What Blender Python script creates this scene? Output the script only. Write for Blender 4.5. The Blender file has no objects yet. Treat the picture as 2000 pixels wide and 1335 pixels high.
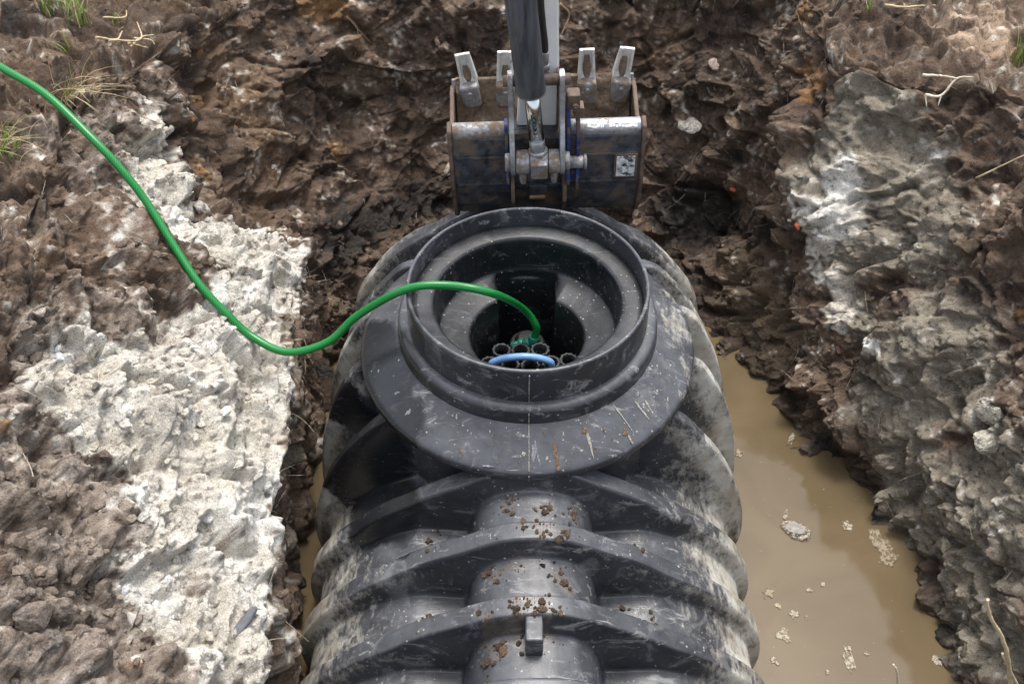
import bpy, bmesh, math, random
import numpy as np
from mathutils import Vector, Matrix

# ------------------------------------------------------------------ camera, sky, sun, exposure
scene = bpy.context.scene
cam_data = bpy.data.cameras.new('camera')
cam_data.lens = 35.0
cam_data.sensor_width = 36.0
cam_data.clip_start = 0.05
cam_data.clip_end = 500.0
cam = bpy.data.objects.new('camera', cam_data)
scene.collection.objects.link(cam)
cam.location = (-0.049, -2.26, 2.06)
cam.rotation_euler = (math.radians(90.0 - 45.8), 0.0, 0.0)
scene.camera = cam

SUN_ELEV, SUN_AZ = math.radians(72), math.radians(15)      # azimuth clockwise from +Y: light from nearly overhead, a little from behind the far bank
world = bpy.data.worlds.new('World')
scene.world = world
world.use_nodes = True
wn, wl = world.node_tree.nodes, world.node_tree.links
wn.clear()
sky = wn.new('ShaderNodeTexSky')
sky.sky_type = 'NISHITA'
sky.sun_disc = False
sky.sun_elevation = SUN_ELEV
sky.sun_rotation = SUN_AZ
sky.air_density = 1.0
sky.dust_density = 4.0
sky.ozone_density = 0.6
hs = wn.new('ShaderNodeHueSaturation')
hs.inputs['Saturation'].default_value = 0.42
bgn = wn.new('ShaderNodeBackground')
bgn.inputs['Strength'].default_value = 0.15
wo = wn.new('ShaderNodeOutputWorld')
wl.new(sky.outputs[0], hs.inputs['Color'])
wl.new(hs.outputs[0], bgn.inputs['Color'])
wl.new(bgn.outputs[0], wo.inputs['Surface'])

sun_data = bpy.data.lights.new('sun', 'SUN')
sun_data.energy = 1.0
sun_data.angle = math.radians(14)
sun_data.color = (1.0, 0.96, 0.90)
sun = bpy.data.objects.new('sun', sun_data)
scene.collection.objects.link(sun)
to_sun = Vector((math.sin(SUN_AZ) * math.cos(SUN_ELEV), math.cos(SUN_AZ) * math.cos(SUN_ELEV), math.sin(SUN_ELEV)))
sun.rotation_euler = to_sun.to_track_quat('Z', 'Y').to_euler()
sun.location = to_sun * 10

vs = scene.view_settings
vs.view_transform = 'Standard'
vs.look = 'None'
vs.gamma = 1.0
vs.use_curve_mapping = False
vs.exposure = 1.12

rng = np.random.default_rng(7)
random.seed(7)
COL = scene.collection

#TERRAIN-BEGIN
# ------------------------------------------------------------------ noise (numpy, used to shape real geometry)
_gr = np.random.default_rng(11)
_GT = _gr.normal(size=(256, 3)).astype(np.float32)
_GT /= np.linalg.norm(_GT, axis=1, keepdims=True)
_GX, _GY, _GZ = (np.ascontiguousarray(_GT[:, k]) for k in range(3))
_PT = _gr.permutation(256).astype(np.int32)
_PT = np.concatenate([_PT, _PT])
_JT = _gr.random((256, 3)).astype(np.float32)


def perlin(P, s=1.0, off=0.0):
    q = (P * s + off).astype(np.float32)
    i = np.floor(q).astype(np.int32)
    f = q - i
    i &= 255
    u = f * f * f * (f * (f * 6 - 15) + 10)
    x0, y0, z0 = i[:, 0], i[:, 1], i[:, 2]
    x1, y1, z1 = (x0 + 1) & 255, (y0 + 1) & 255, (z0 + 1) & 255
    fx, fy, fz = f[:, 0], f[:, 1], f[:, 2]
    def g(ax, ay, az, dx, dy, dz):
        h = _PT[_PT[_PT[ax] + ay] + az]
        return _GX[h] * dx + _GY[h] * dy + _GZ[h] * dz
    ux, uy, uz = u[:, 0], u[:, 1], u[:, 2]
    a = g(x0, y0, z0, fx, fy, fz); b = g(x1, y0, z0, fx - 1, fy, fz); p00 = a + ux * (b - a)
    a = g(x0, y1, z0, fx, fy - 1, fz); b = g(x1, y1, z0, fx - 1, fy - 1, fz); p10 = a + ux * (b - a)
    a = g(x0, y0, z1, fx, fy, fz - 1); b = g(x1, y0, z1, fx - 1, fy, fz - 1); p01 = a + ux * (b - a)
    a = g(x0, y1, z1, fx, fy - 1, fz - 1); b = g(x1, y1, z1, fx - 1, fy - 1, fz - 1); p11 = a + ux * (b - a)
    p0 = p00 + uy * (p10 - p00)
    p1 = p01 + uy * (p11 - p01)
    return (p0 + uz * (p1 - p0)) * 1.5


def fbm(P, s, octaves=4, gain=0.5, off=0.0):
    r = 0; a = 1.0; t = 0
    for k in range(octaves):
        r = r + a * perlin(P, s, off + 17.3 * k); t += a
        a *= gain; s *= 2.03
    return r / t


def ridged(P, s, octaves=3, off=0.0):
    r = 0; a = 1.0; t = 0
    for k in range(octaves):
        r = r + a * (1 - np.abs(perlin(P, s, off + 9.1 * k))); t += a
        a *= 0.5; s *= 2.1
    return r / t


def worley(P, s, off=0.0):
    q = (P * s + off).astype(np.float32)
    i = np.floor(q).astype(np.int32)
    f = q - i
    best = np.full(len(q), 9.0, np.float32)
    second = np.full(len(q), 9.0, np.float32)
    ident = np.zeros(len(q), np.int32)
    for dx in (-1, 0, 1):
        for dy in (-1, 0, 1):
            for dz in (-1, 0, 1):
                h = _PT[_PT[_PT[(i[:, 0] + dx) & 255] + ((i[:, 1] + dy) & 255)] + ((i[:, 2] + dz) & 255)]
                d = (f[:, 0] - dx - _JT[h, 0]) ** 2 + (f[:, 1] - dy - _JT[h, 1]) ** 2 + (f[:, 2] - dz - _JT[h, 2]) ** 2
                m = d < best
                second = np.where(m, best, np.minimum(second, d))
                ident = np.where(m, h, ident)
                best = np.where(m, d, best)
    return np.sqrt(best), np.sqrt(second), ident


_RV = _gr.normal(size=(256, 3)).astype(np.float32)
_RV /= np.linalg.norm(_RV, axis=1, keepdims=True)


def facets(P, s, off=0.0):
    """broken blocks: every cell is a tilted plane, with a crease where two blocks meet"""
    q = (P * s + off).astype(np.float32)
    i = np.floor(q).astype(np.int32)
    f = q - i
    best = np.full(len(q), 9.0, np.float32)
    second = np.full(len(q), 9.0, np.float32)
    h_ = np.zeros(len(q), np.float32); ident = np.zeros(len(q), np.int32)
    for dx in (-1, 0, 1):
        for dy in (-1, 0, 1):
            for dz in (-1, 0, 1):
                h = _PT[_PT[_PT[(i[:, 0] + dx) & 255] + ((i[:, 1] + dy) & 255)] + ((i[:, 2] + dz) & 255)]
                vx, vy, vz = f[:, 0] - dx - _JT[h, 0], f[:, 1] - dy - _JT[h, 1], f[:, 2] - dz - _JT[h, 2]
                d = vx * vx + vy * vy + vz * vz
                m = d < best
                second = np.where(m, best, np.minimum(second, d))
                best = np.where(m, d, best)
                h_ = np.where(m, vx * _RV[h, 0] + vy * _RV[h, 1] + vz * _RV[h, 2], h_)
                ident = np.where(m, h, ident)
    edge = np.sqrt(second) - np.sqrt(best)
    lift = ((ident * 11) % 32) / 32.0 - .4
    return (h_ + .55 * lift) * np.clip(edge / .16, 0, 1) ** .6 - .12 * (1 - np.clip(edge / .10, 0, 1))


def sstep(a, b, x):
    t = np.clip((x - a) / (b - a), 0, 1)
    return t * t * (3 - 2 * t)

# ------------------------------------------------------------------ the pit: one sheet from under the water up the banks and out over the ground
WATER_Z = -1.05
SECTIONS = [  # waterline (x,y); shoulder; middle of the bank; edge of the ground; ground further out
    ((-.70, -1.75), (-.62, -1.70, -.30), (-.95, -1.75, .04), (-1.3, -1.9, .30), (-2.2, -2.4, .38)),
    ((-.70, -1.20), (-.675, -1.15, -.33), (-1.00, -1.20, .02), (-1.32, -1.25, .30), (-2.3, -1.4, .38)),
    ((-.725, -.50), (-.715, -.50, -.36), (-1.07, -.50, -.02), (-1.40, -.5, .30), (-2.4, -.5, .38)),
    ((-.75, .10), (-.76, .10, -.38), (-1.12, .12, -.05), (-1.46, .2, .28), (-2.5, .3, .36)),
    ((-.75, .45), (-.815, .48, -.44), (-1.16, .52, -.09), (-1.48, .68, .27), (-2.6, 1.2, .34)),
    ((-.76, .62), (-.84, .72, -.46), (-1.20, .72, -.20), (-1.36, 1.02, .20), (-2.5, 2.0, .32)),
    ((-.66, .86), (-.84, 1.05, -.74), (-1.13, 1.20, -.44), (-1.28, 1.52, .08), (-1.9, 2.7, .25)),
    ((-.40, 1.18), (-.55, 1.48, -.68), (-.75, 1.66, -.32), (-.85, 1.9, .12), (-1.1, 2.9, .30)),
    ((0, 1.30), (0, 1.58, -.60), (0, 1.70, -.25), (0, 1.92, .17), (0, 3, .30)),
    ((.42, 1.24), (.58, 1.50, -.60), (.68, 1.64, -.25), (.80, 1.86, .17), (1.1, 2.9, .30)),
    ((.68, .98), (.86, 1.22, -.66), (.95, 1.44, -.27), (1.10, 1.68, .16), (1.8, 2.7, .30)),
    ((.84, .68), (.97, 1.00, -.70), (1.03, 1.20, -.38), (1.16, 1.50, .14), (2.1, 2.4, .30)),
    ((1.05, .34), (1.045, .58, -.70), (1.03, .84, -.42), (1.15, 1.18, .10), (2.4, 1.9, .30)),
    ((1.12, .20), (1.22, .34, -.66), (1.42, .50, -.20), (1.72, .72, .24), (2.8, 1.1, .32)),
    ((1.21, .02), (1.30, .02, -.75), (1.54, .08, -.24), (1.88, .15, .26), (2.9, .2, .34)),
    ((1.34, -.50), (1.45, -.50, -.70), (1.66, -.45, -.24), (1.98, -.4, .26), (2.9, -.5, .34)),
    ((1.43, -1.10), (1.52, -1.10, -.70), (1.75, -1.10, -.30), (2.1, -1.1, .15), (2.9, -1.3, .30)),
    ((1.30, -1.75), (1.40, -1.85, -.60), (1.55, -2.0, -.20), (1.75, -2.2, .20), (2.4, -2.9, .30)),
    ((.30, -1.95), (.30, -2.00, -.50), (.30, -2.10, -.10), (.30, -2.3, .25), (.3, -3.5, .33)),
]
HOSE = [(-1.929,0.816,0.375), (-1.708,0.627,0.37), (-1.534,0.516,0.335), (-1.375,0.392,0.255), (-1.282,0.326,0.175), (-1.208,0.265,0.09), (-1.126,0.17,0), (-1.042,0.076,-0.08), (-0.963,0.02,-0.15), (-0.887,-0.019,-0.215), (-0.767,-0.073,-0.235), (-0.633,-0.063,-0.2), (-0.529,-0.033,-0.11), (-0.374,-0.051,0.014), (-0.249,-0.048,0.03), (-0.111,-0.05,0), (-0.015,0.1,-0.209), (0.032,0.105,-0.299), (0.024,0.1,-0.353)]
DENTS = []          # (x,y,z, radius, depth) hollows and lumps of the banks
DENTS = [(-0.79,-0.86,-0.25,0.103,0.05), (-0.81,-0.75,-0.24,0.042,-0.06), (-1.18,-0.20,0.05,0.052,-0.05), (-1.12,-0.43,0.01,0.113,0.035), (-0.81,-0.65,-0.25,0.086,0.03), (-0.74,1.24,-0.75,0.161,-0.07), (-1.03,1.27,-0.50,0.133,-0.05), (-1.19,1.17,-0.34,0.126,0.03), (0.81,1.21,-0.72,0.139,-0.08), (1.23,0.45,-0.53,0.067,-0.05), (1.30,0.45,-0.44,0.076,-0.04), (1.15,0.73,-0.34,0.078,0.03), (1.25,0.93,-0.04,0.098,0.03), (1.43,0.11,-0.45,0.106,0.03), (1.41,-0.09,-0.58,0.088,-0.04), (1.47,-0.16,-0.50,0.103,0.03), (-1.37,0.10,0.20,0.108,-0.05), (-1.37,-0.11,0.22,0.088,0.04), (-0.61,1.43,-0.70,0.118,-0.04), (0.67,1.45,-0.61,0.118,0.04), (0.73,1.64,-0.23,0.114,0.04), (-0.90,1.62,-0.26,0.136,0.03), (-0.68,1.62,-0.41,0.140,-0.03), (1.07,0.99,-0.22,0.081,-0.04), (-0.84,-0.92,-0.19,0.040,-0.05), (-0.72,-0.82,-0.32,0.042,0.03), (-0.99,-0.57,-0.09,0.056,-0.03), (0.50,1.74,-0.12,0.137,0.03), (0.95,1.60,-0.09,0.089,0.04)]


def build_pit():
    S = []
    for w, p2, p3, p4, p5 in SECTIONS:
        w3 = np.array([w[0], w[1], WATER_Z])
        c = np.array([0.1, -.2, 0])
        dirn = np.array(p5) - c; dirn[2] = 0; dirn /= np.linalg.norm(dirn)
        under = np.array([w[0] * .97, w[1] * .97, -1.35])
        floor = np.array([w[0] * .15 + .1, w[1] * .6, -1.66])
        p6 = np.array(p5) + dirn * 6 + np.array([0, 0, .05])
        p7 = np.array(p5) + dirn * 70 + np.array([0, 0, .1])
        S.append([floor, under, w3, np.array(p2), np.array(p3), np.array(p4), np.array(p5), p6, p7])
    S = np.array(S)                                   # ns,9,3
    ns = len(S)
    cnt = [60, 130, 150, 115, 90, 100, 110, 130, 130, 120, 100, 90, 70, 100, 110, 110, 80, 30, 20]
    us = np.concatenate([i + np.arange(n) / n for i, n in enumerate(cnt)])
    k = np.floor(us).astype(int); t = (us - k)[:, None, None]
    a, b, c_, d = S[(k - 1) % ns], S[k % ns], S[(k + 1) % ns], S[(k + 2) % ns]
    CR = .5 * ((2 * b) + (c_ - a) * t + (2 * a - 5 * b + 4 * c_ - d) * t ** 2 + (3 * b - a - 3 * c_ + d) * t ** 3)
    rows = [4, 8, 155, 150, 135, 150, 14, 8]
    vs_ = np.concatenate([j + np.arange(n) / n for j, n in enumerate(rows)] + [[7.9999]])
    j = np.floor(vs_).astype(int); tv = (vs_ - j)[None, :, None]
    V = CR[:, j] * (1 - tv) + CR[:, j + 1] * tv       # nu,nv,3
    nu, nv = V.shape[:2]
    return V, us, vs_, nu, nv


def grid_normals(V):
    du = np.roll(V, -1, 0) - np.roll(V, 1, 0)
    dv = np.gradient(V, axis=1)
    n = np.cross(dv, du)
    n /= np.linalg.norm(n, axis=2, keepdims=True) + 1e-12
    return n


def blur(a, m, axis, wrap):
    if wrap:
        return sum(np.roll(a, s, axis) for s in range(-m, m + 1)) / (2 * m + 1)
    pad = [(0, 0)] * a.ndim; pad[axis] = (m, m)
    b = np.cumsum(np.pad(a, pad, mode='edge'), axis=axis)
    b = np.concatenate([np.zeros_like(np.take(b, [0], axis)), b], axis)
    n = a.shape[axis]; w = 2 * m + 1
    return (np.take(b, range(w, w + n), axis) - np.take(b, range(0, n), axis)) / w


V0, US, VSv, NU, NV = build_pit()
N0 = grid_normals(V0)
if N0[NU // 3, 300, 2] < 0:
    N0 = -N0
N0 = blur(blur(N0, 12, 0, True), 14, 1, False)
N0 /= np.linalg.norm(N0, axis=2, keepdims=True) + 1e-9
P0 = V0.reshape(-1, 3)
Nf = N0.reshape(-1, 3)
VV = np.broadcast_to(VSv[None, :], (NU, NV)).reshape(-1)
UU = np.broadcast_to(US[:, None], (NU, NV)).reshape(-1)


def blobs(P, lst):
    r = np.zeros(len(P), np.float32)
    for b in lst:
        x, y, z, rad = b[:4]
        w = b[4] if len(b) > 4 else 1.0
        d2 = (P[:, 0] - x) ** 2 + (P[:, 1] - y) ** 2 + (P[:, 2] - z) ** 2
        r = r + w * np.exp(-d2 / (rad * rad)).astype(np.float32)
    return r


def shape_pit():
    P = P0
    warp = np.stack([perlin(P, 4.0, 3.0), perlin(P, 4.0, 31.0), perlin(P, 4.0, 57.0)], 1) * .05
    Q = P + warp
    far = sstep(6.2, 6.9, VV)
    below = 1 - sstep(1.2, 1.9, VV)
    # gouges pulled down the banks by the bucket
    sq = Q * np.array([1.0, 1.0, .35])
    big = fbm(Q, 1.8, 3, .5, 5.0) * .13
    left_face = ((VV > 1.6) & (VV < 3.05) & (P[:, 0] < -.55) & (P[:, 1] < .75)).astype(np.float32)
    left_face = blur(left_face.reshape(NU, NV), 20, 1, False).reshape(-1)
    big *= 1 - .6 * left_face
    rightw = sstep(.7, 1.1, P[:, 0])
    streak = (ridged(sq, 5.0, 3, 2.0) - .72) * (.02 + .05 * rightw)
    clod = fbm(P, 1.7, 2, .5, 77.0)                    # where it is cloddy, where it is smeared smooth
    leftb = sstep(-.75, -1.0, P[:, 0]) * (1 - sstep(.7, 1.0, P[:, 1]))
    cloddy = .12 + .88 * sstep(-.15, .35, clod + .3 * leftb)
    # fracture steps: broken ledges with undersides in shade
    def steps_(s, amp, st, off):
        q = fbm(Q * np.array([1, 1, 1.4]), s, 3, .5, off) * amp
        fr = q / st - np.floor(q / st)
        return st * (np.floor(q / st) + sstep(.78, 1.0, fr)) - q * .5
    steps = steps_(2.2, .26, .085, 60.0) * .8
    blocks = facets(Q, 4.2, 5.0) * .075 + facets(Q, 9.0, 2.0) * .034 + facets(P + .35 * warp, 20.0, 9.0) * .0135
    def bumps(s, amp, keep, off):
        f1, f2, cid = worley(Q if s < 20 else P + .25 * warp, s, off)
        size = .45 + .5 * ((cid * 7) % 16) / 16.0
        h = np.clip(size * size - f1 * f1, 0, None) ** .7
        return h * amp * (((cid * 5) % 32) / 32.0 < keep), cid
    b1, cid = bumps(5.0, .10, .45, 4.0)
    b2, _ = bumps(11.0, .050, .5, 8.0)
    b3, _ = bumps(25.0, .017, .55, 1.0)
    b4, _ = bumps(44.0, .0085, .6, 15.0)
    mid = (.5 - np.abs(perlin(Q, 7.0, 21.0))) * .014 + fbm(Q, 14.0, 2, .5, 24.0) * .018
    fine = perlin(P, 42.0, 40.0) * .004
    pits = -.035 * sstep(.30, .6, fbm(Q, 10.0, 2, .5, 90.0))
    d = big + streak + steps + blocks * (1 - .45 * left_face) + (b1 * .45 + b2 * .7) * cloddy + b3 * (.45 + .55 * cloddy) + b4 * (.6 + .4 * cloddy) + mid * (.6 + .4 * cloddy) + fine + pits - .05
    d *= (1 - far * .6) * (1 - below * .6) * (1 - .35 * np.exp(-((VV - 3.0) / .22) ** 2) * (P[:, 0] < -.5))
    for (x, y, z, rad, dep) in DENTS:
        d2 = (P[:, 0] + warp[:, 0] - x) ** 2 + (P[:, 1] + warp[:, 1] - y) ** 2 + (P[:, 2] + warp[:, 2] - z) ** 2
        d = d + dep * np.exp(-(d2 / (rad * rad)) ** 1.5)
    # the hose has pressed its own bed into the loose earth
    hp = np.array(HOSE[:11]); seg = []
    for a, b in zip(hp[:-1], hp[1:]):
        seg += [a + (b - a) * t for t in np.linspace(0, 1, 12, endpoint=False)]
    for h in seg:
        r2 = ((P - h) ** 2).sum(1)
        k = np.where(r2 < .16 ** 2)[0]
        if len(k):
            rel = h - (P[k] + Nf[k] * d[k, None])
            hh = (rel * Nf[k]).sum(1); lat = np.sqrt(np.clip((rel ** 2).sum(1) - hh ** 2, 0, None))
            lim = hh - .012 + .8 * np.clip(lat - .022, 0, None)
            d[k] += np.minimum(lim, 0)
    return (P + Nf * d[:, None]).astype(np.float32), d, (cid % 17) / 17.0, cloddy


PV, DISP, CELL, CLODDY = shape_pit()
PG = PV.reshape(NU, NV, 3)
PN = grid_normals(PG.astype(np.float64))
if (PN * N0).sum() < 0:
    PN = -PN
PN = PN.reshape(-1, 3)
#TERRAIN-END

# patches of different earth, the black ones with painted shade, each a place in the pit (x, y, z, radius, weight)
WHITE = [(-1.28,0.80,-0.01,0.112),(-1.22,0.52,-0.01,0.106),(-1.26,0.62,0.01,0.090),(-1.14,0.39,-0.08,0.070),(-1.03,0.52,-0.22,0.130),(-0.93,0.63,-0.36,0.136),(-0.87,0.40,-0.36,0.093),(-0.95,0.22,-0.23,0.104),(-1.00,-0.03,-0.14,0.113),(-0.87,0.09,-0.28,0.094),(-1.12,-0.43,0.02,0.140),(-1.19,-0.32,0.07,0.087),(-1.24,-0.51,0.14,0.054),(-1.02,-0.49,-0.07,0.098),(-0.95,-0.31,-0.16,0.136),(-0.82,-0.14,-0.29,0.131),(-0.88,-0.52,-0.20,0.130),(-0.94,-0.57,-0.14,0.086),(-0.79,-0.33,-0.30,0.071),(-0.80,-0.63,-0.27,0.130),(-0.88,-0.72,-0.18,0.069),(-0.72,-0.73,-0.33,0.065),(-0.90,-0.85,-0.13,0.079),(-0.78,-0.87,-0.25,0.109),(-0.72,-0.95,-0.30,0.060),(-0.82,-1.00,-0.20,0.078),(-0.75,-1.07,-0.26,0.090),(-0.68,-1.11,-0.32,0.058),(-1.05,-0.55,-0.04,0.077,0.8),(-1.08,-0.27,-0.04,0.105),(-1.13,-0.51,0.04,0.083),(-0.94,-0.74,-0.12,0.068,0.8),(-0.75,-1.14,-0.25,0.076),(-0.76,-0.11,-0.35,0.059),(-0.73,-0.45,-0.35,0.054),(-0.96,-0.72,-0.09,0.068,0.6),(-0.94,-0.93,-0.09,0.077,0.5),(-1.18,-0.18,0.05,0.048,-1.2),(-1.20,-0.34,0.09,0.029,-1),(-0.80,-0.75,-0.25,0.039,-1.2),(-0.88,-0.73,-0.18,0.025,-0.9),(-0.83,-0.91,-0.20,0.033,-0.9),(-0.99,-0.55,-0.09,0.035,-0.8),(-1.00,-0.31,-0.11,0.027,-0.8),(-1.05,0.07,-0.11,0.033,-0.7),(-1.11,0.05,-0.05,0.064,-0.5),(-1.10,-0.15,-0.03,0.039,-0.5),(-1.02,-0.06,-0.12,0.040,-0.5),(1.19,0.84,-0.19,0.055),(1.19,0.79,-0.24,0.063),(1.16,0.73,-0.34,0.074),(1.09,0.71,-0.45,0.056),(1.22,0.67,-0.32,0.049),(1.19,0.54,-0.50,0.047),(1.19,0.47,-0.58,0.059),(1.29,0.28,-0.59,0.037),(1.07,0.84,-0.35,0.040),(1.50,-0.16,-0.44,0.044),(1.49,-0.22,-0.50,0.037),]
PALE = [(-1.14,-0.91,0.10,0.145),(-1.02,-0.95,-0.00,0.149),(-1.06,-0.75,0.01,0.104),(-1.14,-0.61,0.06,0.121),(-1.21,-0.83,0.16,0.097),(-0.89,-1.00,-0.12,0.115),(-1.07,-1.02,0.06,0.096),(-1.24,0.14,0.07,0.096,0.7),(-1.29,-0.10,0.15,0.089,0.6),(-1.09,-1.18,0.09,0.133),(-0.91,-1.10,-0.09,0.147),(-1.06,-1.28,0.07,0.110),(-1.41,0.10,0.24,0.077),(-1.38,0.68,0.16,0.124),(-1.53,0.49,0.28,0.133),(-1.29,-0.33,0.17,0.112),(-1.25,-0.65,0.17,0.103,0.6),(-1.17,-0.06,0.02,0.093,0.6),(-0.85,-1.21,-0.13,0.095),(-1.30,1.01,0.05,0.096,0.5),(-1.37,0.43,0.16,0.101,0.5),(-0.99,1.20,-0.56,0.089,0.5),(-0.84,1.39,-0.56,0.093,0.4),(1.51,0.15,-0.27,0.105,0.7),(1.53,-0.03,-0.32,0.101,0.5),(0.98,1.38,-0.31,0.109,0.4),(0.72,1.44,-0.56,0.093,0.4),]
GREY = [(1.27,0.98,0.03,0.135),(1.24,0.94,-0.05,0.117),(1.31,0.78,-0.12,0.153),(1.19,0.89,-0.15,0.117),(1.42,0.54,-0.18,0.165),(1.27,0.61,-0.30,0.172),(1.17,0.75,-0.30,0.117),(1.19,0.58,-0.45,0.117),(1.43,0.18,-0.40,0.176),(1.42,0.05,-0.50,0.179),(1.45,-0.32,-0.62,0.169),(1.31,-0.14,-0.87,0.168),(1.26,0.18,-0.71,0.114),(1.40,-0.44,-0.83,0.138),(1.47,-0.56,-0.68,0.130),(1.32,-0.23,-0.92,0.111),(1.42,-0.67,-0.91,0.134),(1.51,-0.45,-0.56,0.129),(1.06,0.95,-0.28,0.081),(1.50,-0.26,-0.50,0.100),(1.22,0.42,-0.58,0.097),(1.30,-0.02,-0.80,0.094),(-0.74,-0.14,-0.69,0.062),(-0.73,-0.34,-0.89,0.062),(-0.75,0.06,-0.46,0.062),(-0.69,-0.90,-0.41,0.049),(-0.74,-0.22,-0.85,0.054),(-0.69,-0.96,-0.57,0.043),(-0.75,0.06,-0.68,0.055),(-0.78,0.23,-0.39,0.054),(-0.83,0.52,-0.43,0.048),(1.45,-0.75,-0.85,0.098),(1.29,0.45,-0.44,0.086,-0.8),(1.19,0.35,-0.71,0.069,-0.8),(1.24,-0.02,-1.00,0.078,-0.8),(1.29,-0.33,-1.16,0.085,-0.7),(1.42,-0.11,-0.59,0.071,-0.5),]
PEAT_SHADE = [(-0.71,1.26,-0.76,0.140),(-0.82,1.10,-0.75,0.112),(-0.54,1.37,-0.79,0.120),(-0.40,1.44,-0.78,0.096),(0.79,1.27,-0.68,0.093),(0.79,1.20,-0.75,0.118),(0.64,1.31,-0.80,0.094),(0.96,1.07,-0.65,0.110),(0.98,0.66,-0.86,0.035),(1.04,0.48,-0.86,0.037),(1.12,0.30,-0.93,0.036),(1.15,0.18,-1.01,0.050),(-1.94,1.25,0.28,0.087),(0.88,1.35,-0.48,0.056),(0.73,1.35,-0.67,0.093),(-0.80,0.72,-0.75,0.053),(0.99,0.81,-0.73,0.032),(1.26,-0.14,-1.04,0.057),(1.37,-0.62,-1.03,0.052),(1.18,0.11,-1.04,0.040),(-1.07,1.38,-0.38,0.044,0.5),(-0.74,1.53,-0.50,0.047,0.6),(0.60,1.47,-0.63,0.094,0.7),(0.99,1.24,-0.45,0.066,0.6),(-0.77,0.47,-0.91,0.062,0.7),(-0.76,0.20,-0.78,0.039,0.6),(-0.75,1.15,-0.80,0.104,0.8),(-0.78,1.00,-0.85,0.079,0.7),(-0.78,0.67,-0.86,0.060,0.8),(-0.77,0.49,-0.90,0.058,0.8),(0.67,1.21,-0.86,0.083,0.6),(0.79,1.05,-0.87,0.069,0.5),(0.62,1.35,-0.76,0.095,0.5),]
OCHRE = [(-1.27,1.44,-0.01,0.042),(-1.25,1.25,-0.14,0.046),(-1.26,1.08,-0.12,0.036),(-1.21,0.95,-0.25,0.060),(-0.91,1.80,-0.01,0.090),(-0.81,1.82,-0.03,0.068),(1.09,1.21,-0.02,0.081),(1.11,1.35,-0.06,0.062),(1.08,1.20,-0.08,0.051),(1.46,0.58,-0.11,0.046),(1.56,0.10,-0.20,0.051),(-0.80,1.46,-0.52,0.066),(1.13,1.56,0.08,0.063),(-1.17,-0.92,0.14,0.030,0.7),(-1.10,-0.80,0.05,0.032,0.7),(-0.90,-1.19,-0.09,0.047,0.6),(-0.87,-0.75,-0.18,0.027,0.6),(-1.27,-0.71,0.20,0.031,0.7),(1.51,0.37,-0.16,0.044,0.6),(-1.19,-0.74,0.13,0.025,0.6),(-1.16,1.62,-0.00,0.039,0.7),(-0.36,1.83,-0.05,0.068,0.5),]
CLAY = [(0.91,0.89,-0.84,0.122),(0.94,0.72,-0.89,0.131),(0.88,1.03,-0.79,0.090),(0.98,0.53,-0.96,0.107),(0.85,0.87,-0.93,0.067),(0.92,0.54,-1.09,0.066),(-0.78,0.84,-0.86,0.077),(-0.77,0.75,-0.90,0.065),]
TAN = [(1.79,1.34,0.20,0.110),(1.65,1.17,0.19,0.087),(1.79,1.18,0.21,0.058),(1.64,1.37,0.18,0.060,0.7),(0.21,1.79,-0.05,0.068,0.4),(-0.37,1.75,-0.20,0.057,0.5),(-0.72,1.31,-0.71,0.035,0.4),]



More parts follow.
